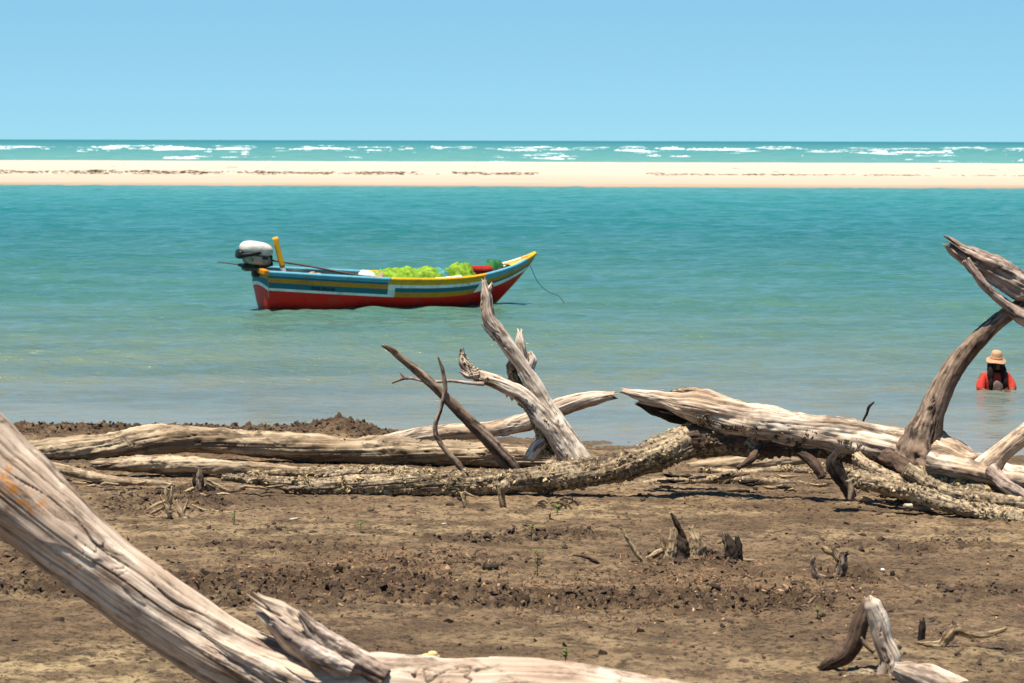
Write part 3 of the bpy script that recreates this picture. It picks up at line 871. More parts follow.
# -- the great fallen tree
tb = gnd(760, 478)
tb = np.array([tb[0], 24.2, float(Hbase(tb[0], 24.2))])
tree = thing('fallen_tree', tb, 'huge fallen tree with barnacled underside and smooth bleached trunk, right of centre', 'driftwood', 'driftwood on the beach')
dt = 24.2
tk, tTK = limb('trunk', [(624, 391, 3), (640, 395, 5.5), (662, 399, 7.5), (684, 405, 12), (704, 409, 16.5), (745, 420, 17), (790, 428, 18), (850, 437, 18.5), (895, 449, 21), (940, 463, 25), (985, 482, 24), (1040, 494, 22), (1120, 505, 20), (1200, 520, 14)], (dt + .35, dt - .9), WOOD_PALE, tree, tb, 120, step=0.011, lump=0.42, lscale=1.5, ridge=0.12, crack=0.14, spl=(0.06, 0.1), knots=4)
limb('slab', [(639, 403, 3), (656, 408, 8), (678, 414, 10), (702, 417, 11)], dt + .46, WOOD_DARK, tk, tb, 40, lump=0.3, ridge=0.2, crack=0.2, spl=(0.06, 0.02))
limb('burl', [(748, 438, 12), (757, 448, 12), (766, 456, 6)], dt - .12, WOOD_CRUST, tk, tb, 40, lump=0.5, ridge=0.2, crack=0.2)
limb('knot', [(672, 392, 2), (684, 391, 4), (700, 393, 4.5), (716, 402, 3)], dt + .25, WOOD_CRUST, tk, tb, 32, lump=0.5, ridge=0.2, crack=0.2, spl=(0.03, 0))
rl, tRL = limb('barnacled_limb', [(222, 477, 3.5), (255, 480, 5), (290, 484, 7), (320, 486, 8.5), (360, 484.5, 10), (430, 483.5, 11.5), (500, 482, 12), (545, 479, 13.5), (580, 474.5, 14.5), (620, 466, 15.5), (660, 453, 17), (690, 442, 17, dt + .05), (715, 440, 16, dt), (745, 444, 13, dt - .06), (775, 449, 9, dt - .1)], (lay(360, 485, 12), dt - .1), WOOD_CRUST, tree, tb, 110, step=0.009, lump=0.36, ridge=0.14, crack=0.14, knots=2, gnarl=0.055)
cr_, tCR = limb('crusted_root', [(672, 440, 8, dt + .02), (700, 438, 14, dt - .02), (735, 440, 13, dt - .06), (770, 444, 11.5, dt - .14), (810, 448, 10, dt - .20), (850, 454, 10, dt - .28), (890, 464, 10, dt - .40), (925, 477, 10, dt - .55), (950, 487, 7, dt - .65)], dt, WOOD_UMBER, tree, tb, 72, step=0.010, lump=0.4, ridge=0.14, crack=0.14, gnarl=0.05)
crust(tCR, 2600, 'barnacle_crust', cr_, tb, lambda p, N: N[:, 2] > -0.9, (0.007, 0.018), tint=rng.uniform(0, .46, 2600))
rl['label'] = 'long low limb crusted with barnacles'
cl_, tCL = limb('limb', [(912, 470, 32), (918, 452, 25), (923, 436, 18.5), (933, 409, 13), (949, 375, 10.5), (973, 345, 9), (999, 320, 7.6), (1024, 304, 7), (1050, 291, 7), (1085, 272, 6), (1130, 240, 4)], (dt - .5, dt - .6), WOOD_BROWN, tree, tb, 64, lump=0.26, ridge=0.13, crack=0.14, spl=(0, .05), knots=4)
wb, tWB = limb('broken_branch', [(951, 244, 5), (960, 251, 9), (978, 262, 12), (1000, 274, 14), (1024, 288, 13), (1050, 300, 13), (1075, 296, 11)], dt - .58, WOOD_GREY, cl_, tb, 60, lump=0.55, ridge=0.40, crack=0.35, spl=(0.10, 0), knots=4)
limb('broken_branch', [(966, 259, 5), (976, 273, 5), (986, 287, 4.5), (1003, 302, 4.5), (1024, 318, 8), (1050, 330, 9)], dt - .64, WOOD_GREY, cl_, tb, 40, lump=0.3, ridge=0.2, crack=0.2, spl=(0.03, 0))
limb('broken_branch', [(1010, 268, 1.6), (1016, 273, 3), (1024, 285, 5)], dt - .58, WOOD_GREY, cl_, tb, 20, lump=0.3, ridge=0.1, crack=0.1, spl=(0.02, 0))
limb('twig', [(944, 236, 0.9), (951, 240, 1.4), (960, 246, 2.2)], dt - .6, WOOD_GREY, cl_, tb, 12, lump=0.2, ridge=0.1, crack=0.05)
limb('root', [(1060, 412, 9), (1040, 424, 10), (1005, 449, 10), (987, 467, 13), (965, 482, 16), (940, 490, 12)], (dt - .9, dt - .9), WOOD_PALE, tree, tb, 56, lump=0.25, ridge=0.12, crack=0.14)
r1, tR1 = limb('root', [(828, 468, 4), (848, 477, 8.5), (883, 485, 9), (915, 494, 9), (947, 504.5, 8.5), (979, 511, 8.5), (1023, 519, 9.5), (1090, 534, 10), (1160, 548, 7)], (23.2, 22.2), WOOD_CRUST, tree, tb, 64, lump=0.32, ridge=0.14, crack=0.14, spl=(0.04, 0.05), knots=2)
r2, tR2 = limb('root', [(914, 470, 5), (934, 478, 8), (953, 486, 11), (976, 493, 11), (1004, 501, 8), (1040, 508, 6)], (dt - .75, 23.0), WOOD_CRUST, tree, tb, 64, lump=0.4, ridge=0.14, crack=0.14, knots=2)
limb('root', [(838, 455, 6), (834, 463, 8), (838, 474, 8), (846, 486, 7), (852, 498, 5)], 23.0, WOOD_DARK, tree, tb, 36, lump=0.4, ridge=0.2, crack=0.2, spl=(0.04, 0))
limb('root', [(848, 480, 3), (851, 490, 3), (850, 500, 2.5)], 22.9, WOOD_TAN, tree, tb, 20, lump=0.3, ridge=0.1, crack=0.1)
limb('root', [(905, 470, 8), (930, 486, 9), (960, 497, 9), (1000, 503, 9), (1050, 508, 8)], 22.9, WOOD_CRUST, tree, tb, 44, lump=0.4, ridge=0.14, crack=0.14)
for rows_, m_ in (([(856, 458, 6, dt - .5), (878, 472, 7, dt - .75), (903, 484, 6.5, dt - .95), (930, 499, 5, dt - 1.2), (950, 508, 3, dt - 1.3)], WOOD_CRUST), ([(930, 462, 12, dt - .85), (962, 469, 10, dt - 1.0), (995, 478, 9, dt - 1.0), (1040, 484, 8, dt - 1.0)], WOOD_PALE),
                  ([(885, 456, 8, dt - .6), (908, 470, 8, dt - .85), (922, 487, 7, dt - 1.0), (924, 503, 5, dt - 1.15)], WOOD_UMBER), ([(800, 452, 5, dt - .3), (815, 464, 5, dt - .45), (822, 478, 4, dt - .5)], WOOD_UMBER), ([(990, 470, 7, dt - 1.05), (1008, 486, 7, dt - 1.2), (1030, 499, 6, dt - 1.3)], WOOD_GREY),
                  ([(760, 446, 5, dt - .2), (752, 458, 4, dt - .3), (738, 468, 2.5, dt - .4)], WOOD_UMBER)):
    limb('root', rows_, dt, m_, tree, tb, 44, lump=0.45, ridge=0.2, crack=0.2, lscale=1.3)
lo = lambda z: (lambda p, N: p[:, 2] < z)
crust(tRL, 5200, 'barnacle_crust', tree, tb, lambda p, N: (N[:, 2] > -0.75) & (p[:, 0] < 1.45), (0.006, 0.015))
crust(tR1, 2000, 'barnacle_crust', r1, tb, lambda p, N: N[:, 2] > -0.6, (0.006, 0.014))
crust(tR2, 1700, 'barnacle_crust', r2, tb, lambda p, N: N[:, 2] > -0.9, (0.007, 0.016))
crust(tTK, 2600, 'barnacle_crust', tk, tb, lambda p, N: (N[:, 2] < 0.02 + 0.3 * noise(p * 4)) & (p[:, 0] > 1.45), (0.007, 0.018), tint=rng.uniform(0, .42, 2600))
# -- loose branches and rubble beneath the tree
for rows, lab, mat in [
    ([(688, 467, 4), (720, 464, 6), (760, 462, 6.5), (806, 459, 5)], 'short tan branch lying on the mud under the bleached trunk', WOOD_TAN),
    ([(640, 484, 3), (680, 481, 5), (730, 480, 5), (790, 484, 4), (830, 489, 3)], 'low dark crusted branch lying in front of the fallen tree', WOOD_CRUST),
    ([(700, 470, 3), (742, 473, 4), (790, 470, 4), (826, 474, 3)], 'thin crusted branch lying between the tan branch and the low dark one', WOOD_CRUST),
    ([(905, 506, 2.5), (925, 508, 3.5), (942, 512, 2.5)], 'small pale flat piece of wood beside the lowest root', WOOD_PALE)]:
    m_ = rows[len(rows) // 2]
    o, t = simple_log('driftwood_branch', rows, lay(m_[0], m_[1], m_[2]), mat, lab, 36, lump=0.4, ridge=0.15, crack=0.12, spl=(0.03, 0.03))
    if mat is WOOD_CRUST: crust(t, 500, 'barnacle_crust', o, np.array(o.location), None, (0.006, 0.013))

# -- sticks and snags standing in the mud
def snag(name, base, tubes, label, cat='snag', group='snags and sticks on the mud', mat=WOOD_GREY):
    """tubes: (part name, rows, material, kwargs)"""
    b = gnd(*base)
    o = thing(name, b, label, cat, group)
    for (nm, rows, mt, kw) in tubes:
        k = dict(lump=0.6, ridge=0.35, crack=0.25, step=0.006)
        k.update(kw)
        limb(nm, rows, b[1], mt or mat, o, b, 32, **k)
    return o
S3 = dict(spl=(0.02, 0))
snag('tree_stump', (684, 560), [
    ('stub', [(672, 528, 2.5), (673, 540, 5), (671, 552, 6), (668, 564, 6)], WOOD_STRAW, S3), ('stub', [(680, 534, 2), (682, 545, 6), (683, 563, 7)], WOOD_DARK, S3),
    ('stub', [(691, 527, 3), (695, 540, 6), (697, 552, 6.5), (698, 564, 7)], WOOD_STRAW, S3), ('stub', [(700, 534, 2), (703, 548, 3.5), (705, 562, 4)], WOOD_STRAW, S3),
    ('stub', [(660, 531, 1.5), (664, 545, 3), (668, 556, 4)], WOOD_STRAW, S3),
    ('root', [(673, 550, 4), (660, 552, 3), (648, 558, 2.5), (640, 563, 1.5)], WOOD_STRAW, {}),
    ('root', [(671, 513, 1.2), (676, 522, 2.5), (682, 535, 3), (684, 545, 3)], WOOD_DARK, {}),
    ('root', [(700, 562, 4), (712, 565, 2.5), (722, 566, 1.5)], WOOD_STRAW, {})], 'rotten tan stump with jagged spikes around a dark hollow', 'stump')
snag('tree_stump', (732, 561), [('stub', [(727, 535, 2.5), (731, 545, 6), (733, 556, 7.5), (733, 563, 8)], WOOD_DARK, S3), ('stub', [(737, 537, 2), (738, 546, 4), (739, 560, 5)], WOOD_DARK, S3),
    ('stub', [(722, 533, 1.2), (725, 541, 2.5), (729, 550, 4)], WOOD_BROWN, S3),
    ('root', [(730, 562, 4), (722, 564, 3), (718, 566, 2)], WOOD_STRAW, {}), ('root', [(738, 561, 4), (750, 561, 2.2), (764, 563, 1.3)], WOOD_STRAW, {})], 'small black stub standing on the mud beside the rotten tan stump', 'stump')
snag('driftwood_root', (836, 578), [('limb', [(842, 554, 4), (842, 566, 5), (838, 577, 5), (826, 578, 2.5), (816, 574, 3.5), (812, 562, 2.5), (815, 557, 1.5)], WOOD_BROWN, S3),
    ('limb', [(848, 553, 2), (843, 556, 4), (838, 562, 3)], WOOD_DARK, S3), ('limb', [(822, 547, 2), (827, 550, 3.5), (833, 553, 3), (838, 560, 3)], WOOD_STRAW, S3), ('limb', [(832, 543, 1.6), (832, 552, 3)], WOOD_STRAW, S3)],
    'twisted dark root curling up from the mud right of the stumps', 'root')
snag('driftwood_stick', (645, 562), [('shaft', [(621, 527, 1.2), (627, 538, 2.0), (635, 551, 2.2), (644, 563, 2.0), (646, 566, 1.5)], WOOD_STRAW, {})], 'straight pale stick leaning left, stuck in the mud beside the tan stump', 'stick', None)
snag('driftwood_stick', (938, 648), [('shaft', [(918, 643, 1.6), (930, 644, 2.6), (940, 645, 4.5), (948, 637, 6), (955, 630, 5), (968, 633, 4), (985, 635, 3.2), (1000, 631, 2.3), (1007, 628, 1.3)], WOOD_STRAW, S3), ('nub', [(954, 622, 1.2), (955, 628, 3), (954, 634, 4)], WOOD_BROWN, S3)],
    'crooked brown branch lying flat on the mud at the lower right', 'branch')
snag('tree_stump', (922, 641), [('stub', [(922, 620, 3.0), (922, 630, 3.6), (922, 642, 3.8)], WOOD_DARK, S3)], 'little upright black peg behind the crooked branch at lower right', 'stump')
simple_log('driftwood_twig', [(874, 402, 0.8), (869, 407, 1.5), (867, 413, 1.3), (863, 422, 1.1), (862, 436, 1.0)], dt + .12, WOOD_DARK, 'thin dark bent twig sticking up just above the bleached trunk', 14, lump=.3)
# brush at the left
rows = []
for (a, b_, c, e, w) in [(165, 487, 170, 516, 2.6), (172, 486, 168, 518, 2.0), (146, 510, 168, 500, 1.6), (176, 500, 186, 523, 2.6), (188, 500, 183, 522, 1.6), (150, 514, 164, 507, 1.8), (196, 524, 178, 512, 1.5), (160, 495, 175, 520, 1.4), (206, 527, 190, 518, 1.1), (180, 515, 188, 526, 3.4)]:
    rows.append(('twig', [(a, b_, w * .5), ((a + c) / 2 + rng.uniform(-2, 2), (b_ + e) / 2, w), (c, e, w)], WOOD_STRAW, {}))
snag('brushwood', (174, 518), rows, 'tangle of dry straw coloured twigs on the mud below the left logs', 'twigs')
rows = [('twig', [(176, 495, 1), (190, 490, 2), (203, 484, 2)], WOOD_STRAW, {}), ('twig', [(207, 480, 1.6), (220, 487, 1.8), (232, 493, 1.2)], WOOD_STRAW, {}), ('stub', [(200, 470, 2), (199, 480, 4), (199, 490, 4)], WOOD_BROWN, S3), ('stub', [(194, 475, 1), (196, 484, 3), (204, 491, 4)], WOOD_DARK, S3), ('stub', [(210, 489, 2), (205, 486, 3), (214, 492, 3)], WOOD_DARK, S3)]
snag('driftwood_root', (200, 492), rows, 'small dark root clump with two pale twigs under the thinner log', 'root')
snag('driftwood_twig', (235, 511), [('shaft', [(192, 505, 0.8), (205, 510, 1.0), (225, 512, 1.0), (240, 511, 1.0), (250, 508, 0.6)], WOOD_STRAW, {})], 'thin curved pale twig lying right of the dry twig tangle', 'stick')
# brush at the near end of the barnacled limb
rows = []
for k in range(26):
    x = rng.uniform(282, 345)
    y = rng.uniform(480, 495)
    rows.append(('twig', [(x, y, .7), (x + rng.uniform(-5, 5), y + rng.uniform(2, 5), 1.3), (x + rng.uniform(-9, 9), y + rng.uniform(4, 9), 1.0)], [WOOD_STRAW, WOOD_BROWN, WOOD_DARK][k % 3], dict(step=.012)))
snag('brushwood', (312, 494), rows, 'dark twiggy rubble heaped at the left tip of the barnacled limb', 'twigs')
snag('driftwood_twig', (464, 508), [('shaft', [(462, 492, 2.2), (464, 500, 2.4), (467, 510, 1.8)], WOOD_STRAW, {}), ('fork', [(457, 497, 1), (461, 499, 2), (464, 494, 2)], WOOD_DARK, {}), ('fork', [(475, 497, 1), (470, 495, 1.3), (464, 492, 1.5)], WOOD_STRAW, {})], 'short forked pale twig hanging down in front of the barnacled limb', 'stick')
snag('tree_stump', (502, 507), [('stub', [(501, 484, 4), (501, 494, 3), (503, 508, 2.6)], WOOD_STRAW, {}), ('root', [(500, 488, 3), (504, 486, 6), (508, 489, 4)], WOOD_CRUST, {})], 'little pale mushroom shaped stub against the barnacled limb', 'stump')
rows = []
for k in range(12):
    x, y = rng.uniform(535, 572), rng.uniform(498, 508)
    rows.append(('twig', [(x, y, .7), (x + rng.uniform(3, 6), y - rng.uniform(1, 4), 1.3), (x + rng.uniform(6, 12), y + rng.uniform(-3, 3), 1.0)], [WOOD_STRAW, WOOD_BROWN][k % 2], dict(step=.012)))
snag('brushwood', (552, 508), rows, 'small scatter of brown twigs on the mud below the centre of the limb', 'twigs')
rows = []
for k in range(22):
    x, y = rng.uniform(842, 905), rng.uniform(492, 506)
    rows.append(('twig', [(x, y, .7), (x + rng.uniform(3, 7), y - rng.uniform(-2, 4), 1.5), (x + rng.uniform(8, 15), y + rng.uniform(-2, 4), 1.0)], [WOOD_STRAW, WOOD_BROWN, WOOD_DARK][k % 3], dict(step=.012)))
snag('brushwood', (872, 504), rows, 'litter of broken twigs under the lowest crusted root of the fallen tree', 'twigs')
rows = []
for k in range(24):
    x, y = rng.uniform(640, 820), rng.uniform(474, 496)
    rows.append(('twig', [(x, y, .8), (x + rng.uniform(5, 10), y - rng.uniform(-2, 2), 1.8), (x + rng.uniform(12, 24), y + rng.uniform(-2, 2), 1.0)], [WOOD_BROWN, WOOD_DARK, WOOD_STRAW][k % 3], dict(step=.012)))
snag('brushwood', (730, 492), rows, 'wide scatter of dark sticks on the mud in front of the low crusted branch', 'twigs')
rows = []
for k in range(20):
    x, y = rng.uniform(70, 300), rng.uniform(482, 500)
    rows.append(('twig', [(x, y, .7), (x + rng.uniform(4, 8), y - rng.uniform(-2, 3), 1.4), (x + rng.uniform(10, 20), y + rng.uniform(-2, 2), .9)], [WOOD_STRAW, WOOD_BROWN, WOOD_STRAW][k % 3], dict(step=.012)))
snag('brushwood', (180, 496), rows, 'loose dry sticks scattered along the foot of the left logs', 'twigs')
snag('driftwood_twig', (595, 563), [('shaft', [(573, 555, .8), (585, 557, 1.4), (596, 562, 1.8), (600, 564, 1.2)], WOOD_DARK, {})], 'short dark twig lying flat left of the leaning stick', 'stick')
snag('driftwood_twig', (860, 604), [('shaft', [(806, 607, 1.2), (812, 600, 1.6), (816, 596, 1.2)], WOOD_STRAW, {})], 'tiny pale twig poking from the clods above the folded root', 'stick')
snag('driftwood_chunk', (491, 570), [('body', [(483, 566, 2), (487, 569, 3.5), (493, 568, 4), (498, 566, 2)], WOOD_DARK, {}), ('nub', [(484, 563, 1), (485, 568, 2.2)], WOOD_DARK, {})], 'small dark chunk of wood lying alone on open mud', 'driftwood')

# -- the folded root in the lower right corner
b = gnd(858, 672)
b = np.array([b[0], 14.9, float(Hbase(b[0], 14.9))])
root = thing('driftwood_root', b, 'bleached root folded like an upturned V at the bottom right edge', 'root', 'driftwood on the beach')
limb('limb', [(820, 669, 3), (828, 664, 6), (845, 655, 9.5), (855, 640, 9.5), (861, 622, 9), (868, 606, 7)], 14.95, WOOD_UMBER, root, b, 48, lump=0.2, ridge=0.12, crack=0.15, step=.006, spl=(.02, 0))
limb('limb', [(869, 598, 4), (873, 606, 9), (879, 622, 10), (883, 640, 10), (890, 658, 11), (887, 675, 11), (880, 700, 12)], 14.8, WOOD_WHITE, root, b, 56, lump=0.2, ridge=0.12, crack=0.15, step=.006, spl=(.02, 0))
limb('limb', [(893, 668, 7), (908, 674, 13), (928, 683, 20), (950, 696, 22), (980, 712, 22), (1010, 730, 14)], 14.6, WOOD_FG, root, b, 64, lump=0.3, ridge=0.12, crack=0.15, step=.006)
x_, tX = limb('limb', [(838, 690, 6), (850, 682, 8), (865, 680, 10), (885, 690, 9)], 14.75, WOOD_CRUST, root, b, 48, lump=0.4, ridge=0.12, crack=0.15, step=.006)
crust(tX, 420, 'barnacle_crust', x_, b, None, (0.006, 0.014))
limb('twig', [(861, 637, 1.2), (866, 645, 2.5), (874, 652, 2.4)], 14.9, WOOD_TAN, root, b, 20)
limb('twig', [(893, 640, 2), (897, 645, 4), (900, 649, 3)], 14.9, WOOD_TAN, root, b, 20)

# ------------------------------------------------------------------ sprouts, stones, clods and litter
def sprout(px, py, h, n, label):
    b = gnd(px, py)
    o = thing('mangrove_sprout', b, label, 'plant', 'green sprouts on the mud')
    C, r = catmull(np.array([[0, 0, -.01], [.003, 0, h * .5], [.008, .004, h]]), np.array([.004, .003, .002]), .01)
    T, N, B = frames(C)
    th = np.linspace(0, 6.28, 6, endpoint=False)
    V = (C[:, None] + r[:, None, None] * (np.cos(th)[None, :, None] * N[:, None] + np.sin(th)[None, :, None] * B[:, None])).reshape(-1, 3)
    link('stem', mesh_np('stem', V, grid_faces(len(C), 6, True), True, None, [C_LEAF]), o)
    V, F = [], []
    for k in range(n):
        z = h * rng.uniform(.45, 1.0)
        a = rng.uniform(0, 6.28)
        L, w = rng.uniform(.028, .05), rng.uniform(.008, .013)
        e = np.array([math.cos(a), math.sin(a), rng.uniform(.2, .9)])
        e /= np.linalg.norm(e)
        sd = np.cross(e, [0, 0, 1])
        c = np.array([.006, 0, z])
        i = len(V)
        V += [c, c + e * L * .5 + sd * w, c + e * L - [0, 0, .006], c + e * L * .5 - sd * w]
        F.append([i, i + 1, i + 2, i + 3])
    link('leaves', mesh_np('leaves', np.array(V), np.array(F), False, None, [C_LEAF]), o)
for a in [(537, 577, .16, 16, 'leafy green sprout in the middle of the mud, tallest of them'), (531, 541, .10, 8, 'faint thin green sprout on the mud above the tall one'), (557, 515, .06, 14, 'low green sprout among brown twigs below the limb'),
          (234, 524, .09, 9, 'tiny green sprout beside the thin curved twig at left'), (565, 668, .10, 10, 'dark green sprout just above the edge of the near log'), (360, 533, .07, 7, 'very small sprout on bare mud left of centre'), (817, 620, .06, 6, 'tiny sprout on the mud left of the folded root')]:
    sprout(*a)
def stone(px, py, rpx, label, mat, cat):
    p = gnd(px, py)
    s = rpx * p[1] / F_PX
    o = link('pebble' if cat == 'stone' else 'shell', scatter('pebble', ICO2, np.zeros((1, 3)), np.array([s]), mat, (0, 0, 0), (1, .8, .6), .04, .6, True), None, p + np.array([0, 0, s * .2]))
    tag(o, label, cat)
STONE = cloth('pale_stone', (0.33, 0.25, 0.20), (0.42, 0.33, 0.27), 20)
SHELL = cloth('white_shell', (0.6, 0.52, 0.42), (0.7, 0.62, 0.52), 20)
stone(293, 520, 6, 'smooth pale pinkish stone on the mud right of the left sprout', STONE, 'stone')
stone(444, 524, 2.5, 'small white shell on bare mud below the limb', SHELL, 'shell')
stone(883, 571, 3, 'pale shell fragment right of the twisted dark root', SHELL, 'shell')

pos, siz = [], []
def drop_pts(n, fn, smin, smax, power=2.5):
    out_p, out_s = [], []
    while len(out_p) < n:
        x = rng.uniform(-5.5, 5.5, 4000)
        y = rng.uniform(13.5, 31.2, 4000)
        keep = rng.random(4000) < fn(x, y)
        x, y = x[keep], y[keep]
        h, _ = Hdetail(x, y)
        z = Hbase(x, y) + h
        ok = z > 0.03
        out_p += list(np.stack([x, y, z], -1)[ok])
        out_s += list(smin + (smax - smin) * rng.random(ok.sum()) ** power)
    return np.array(out_p[:n]), np.array(out_s[:n])
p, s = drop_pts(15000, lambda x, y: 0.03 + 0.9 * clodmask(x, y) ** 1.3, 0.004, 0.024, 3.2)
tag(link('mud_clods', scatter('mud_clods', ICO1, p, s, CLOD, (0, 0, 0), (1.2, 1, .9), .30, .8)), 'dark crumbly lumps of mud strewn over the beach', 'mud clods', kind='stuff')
pr = [gnd(*q) for q in ((300, 580), (430, 580), (560, 592), (690, 580), (380, 570), (620, 598), (770, 590))]
def red(x, y):
    m = 0.015
    for q in pr:
        m = np.maximum(m, np.exp(-((x - q[0]) / .62) ** 2 - ((y - q[1]) / .95) ** 2))
    return m
p, s = drop_pts(8000, red, 0.005, 0.015)
tag(link('leaf_litter', scatter('leaf_litter', OCTA, p + np.array([0, 0, .008]), s, LITTER, (0, 0, 0), (1.6, .6, .15), .3, .8)), 'reddish brown dry leaf litter strewn in a band over the mud', 'leaf litter', kind='stuff')

# ------------------------------------------------------------------ the boat
BL = 5.32
bloc = at(261, 311, 52.8)
bloc = np.array([bloc[0] - .055, 53.0, 0.0])
BYAW = R(23.2)
boat = thing('fishing_boat', bloc, 'small wooden fishing boat with red hull and teal, ochre, white and yellow stripes', 'boat')
BROLL = R(4.0)
bloc[2] = .015
boat.location.z = .015
boat.rotation_euler = (BROLL, 0, BYAW)
_cb, _sb = math.cos(BYAW), math.sin(BYAW)
def bw(p):
    q = np.array(Matrix.Rotation(BYAW, 3, 'Z') @ Matrix.Rotation(BROLL, 3, 'X')) @ np.asarray(p, float)
    return q + bloc
def curve(xs, ys):
    xs, ys = np.array(xs, float), np.array(ys, float)
    tt = np.linspace(0, 1, 400)
    v = np.interp(tt, xs, ys)
    k = np.ones(41) / 41
    v = np.convolve(np.concatenate([2 * v[0] - v[20:0:-1], v, 2 * v[-1] - v[-2:-22:-1]]), k, 'valid')
    return lambda t: np.interp(t, tt, v)
sheer = curve([0, .2, .43, .6, .75, .88, .95, 1], [.69, .62, .545, .52, .545, .67, .78, .92])
beam = curve([0, .2, .45, .65, .8, .9, 1], [.45, .55, .62, .56, .40, .235, .02])
KEEL = 0.22
def hull_pt(t, depth, side, off=0.0):
    sh = sheer(t)
    z = sh - depth
    s = np.clip(depth / (sh + KEEL), 0, 1)
    full = np.where(t < .9, 1, 1)
    b = np.maximum(beam(t) - off, 0.004) * np.clip(1 - s ** 2.1, 0.0, 1) ** 0.62
    x = t * BL - 1.05 * s ** 1.2 * sstep(.45, 1.0, t) ** 1.3 + 0.10 * s * sstep(.3, 0, t)
    return np.stack([x, side * b, z + 0 * x], -1)
edges_m = np.array([0, .045, .085, .14, .165, .22, .265, .31])
tcol = np.unique(np.round(np.concatenate([np.linspace(0, 1, 110), [.415, .44, .775, .80]]), 4))
ncol = len(tcol)
rows_d = []
for t in tcol:
    tot = float(sheer(t)) + KEEL
    rows_d.append(np.concatenate([edges_m, .31 + (tot - .31) * np.linspace(.12, 1, 9)]))
rows_d = np.array(rows_d).T                                  # rows x cols
nrow = len(rows_d)
V, F, MI = [], [], []
HM = [P_RED, P_TEAL, P_LBLUE, P_OCHRE, P_WHITE, P_YELLOW]
def zone(t, k):
    if k >= 7: return 0
    if t < .415: return (2, 1, 3, 3, 1, 1, 4)[k]
    if t < .44: return (5, 5, 4, 4, 4, 4, 4)[k]
    if t < .775: return (5, 5, 4, 1, 1, 3, 3)[k]
    if t < .80: return (2, 2, 4, 4, 4, 4, 4)[k]
    return (2, 2, 3, 3, 1, 4, 4)[k]
for side in (-1, 1):
    base = len(V)
    P = np.stack([hull_pt(tcol, rows_d[k], side) for k in range(nrow)])
    V += list(P.reshape(-1, 3))
    for k in range(nrow - 1):
        for c in range(ncol - 1):
            a = base + k * ncol + c
            q = [a, a + 1, a + ncol + 1, a + ncol]
            F.append(q if side > 0 else q[::-1])
            MI.append(zone((tcol[c] + tcol[c + 1]) / 2, k))
hull = link('hull', mesh_np('hull', np.array(V), np.array(F), True, None, HM, MI), boat)
# transom: white arch between teal and red
V, F, MI = [], [], []
ny = 24
q = np.linspace(-1, 1, ny)
depths = [0, .10, .105, .20, .26, .40, .55, .75, .91]
for k, dpt in enumerate(depths):
    p1 = hull_pt(np.array([0.0]), np.array([dpt]), 1)[0]
    for y in q:
        arch = 0.06 * (y ** 2) if k in (3, 4) else 0
        V.append([p1[0] - 0.004 - 0.03 * (1 - y * y), y * p1[1], p1[2] - arch])
for k in range(len(depths) - 1):
    for c in range(ny - 1):
        a = k * ny + c
        F.append([a, a + 1, a + ny + 1, a + ny])
        MI.append((3, 3, 1, 2, 0, 0, 0, 0)[k])
link('transom', mesh_np('transom', np.array(V), np.array(F), True, None, [P_RED, P_TEAL, P_WHITE, P_OCHRE], MI), boat)
link('stern_cap', box_mesh('stern_cap', .10, .98, .09, P_OCHRE, .02, (-.03, 0, .70)), boat)
# inner skin, sole, thwarts
V, F = [], []
tin = np.linspace(0.01, .985, 70)
for side in (-1, 1):
    base = len(V)
    dd = np.linspace(0.004, .5, 8)
    for d_ in dd:
        V += list(hull_pt(tin, np.full_like(tin, d_) * (sheer(tin) / .6), side, 0.045))
    for k in range(7):
        for c in range(len(tin) - 1):
            a = base + k * len(tin) + c
            F.append([a, a + 1, a + len(tin) + 1, a + len(tin)])
link('inner_planking', mesh_np('inner_planking', np.array(V), np.array(F), True, None, [P_INNER]), boat)
V = []
tt = np.linspace(.0, .93, 40)
for side in (-1, 0, 1):
    p = hull_pt(tt, sheer(tt) - .16, 1 if side == 0 else side, .03)
    if side == 0: p[:, 1] = 0
    V += list(p)
link('bilge_floor', mesh_np('bilge_floor', np.array(V), grid_faces(3, 40), True, None, [P_DARK]), boat)
for t in (.16, .40, .70):
    b_ = float(beam(t)) - .02
    link('thwart', box_mesh('thwart', .22, 2 * b_, .035, P_CREAM, .008, (t * BL, 0, float(sheer(t)) - .10)), boat)
# gunwale rails, both sides, coloured in lengths
def tubes(name, pts, rad, mat, parent, n=10, step=.05, ey=1.0):
    C, r = catmull(pts, rad if hasattr(rad, '__len__') else np.full(len(pts), rad), step)
    T, N, B = frames(C)
    th = np.linspace(0, 2 * math.pi, n, endpoint=False)
    V = (C[:, None] + r[:, None, None] * (np.cos(th)[None, :, None] * N[:, None] + ey * np.sin(th)[None, :, None] * B[:, None])).reshape(-1, 3)
    V = np.vstack([V, C[0], C[-1]])
    F = grid_faces(len(C), n, True)
    i = np.arange(n)
    m = len(C) * n
    cap = np.concatenate([np.stack([np.full(n, m), (i + 1) % n, i], -1), np.stack([np.full(n, m + 1), (len(C) - 1) * n + i, (len(C) - 1) * n + (i + 1) % n], -1)])
    F = np.vstack([F[:, [0, 1, 2]], F[:, [0, 2, 3]], cap])
    me = mesh_np(name, V, F, True, None, [mat])
    return link(name, me, parent) if parent is not False else me
for side in (-1, 1):
    for (a, b_, m_) in ((0.0, .425, P_LBLUE), (.425, .785, P_YELLOW), (.785, .955, P_LBLUE if side < 0 else P_CREAM), (.955, .998, P_YELLOW)):
        tq = np.linspace(a, b_, 10)
        p = hull_pt(tq, 0 * tq, side)
        p[:, 1] -= side * .012
        tubes('gunwale', p + np.array([0, 0, .012]), .034, m_, boat)
V, F = [], []
tq = np.linspace(.90, .998, 10)
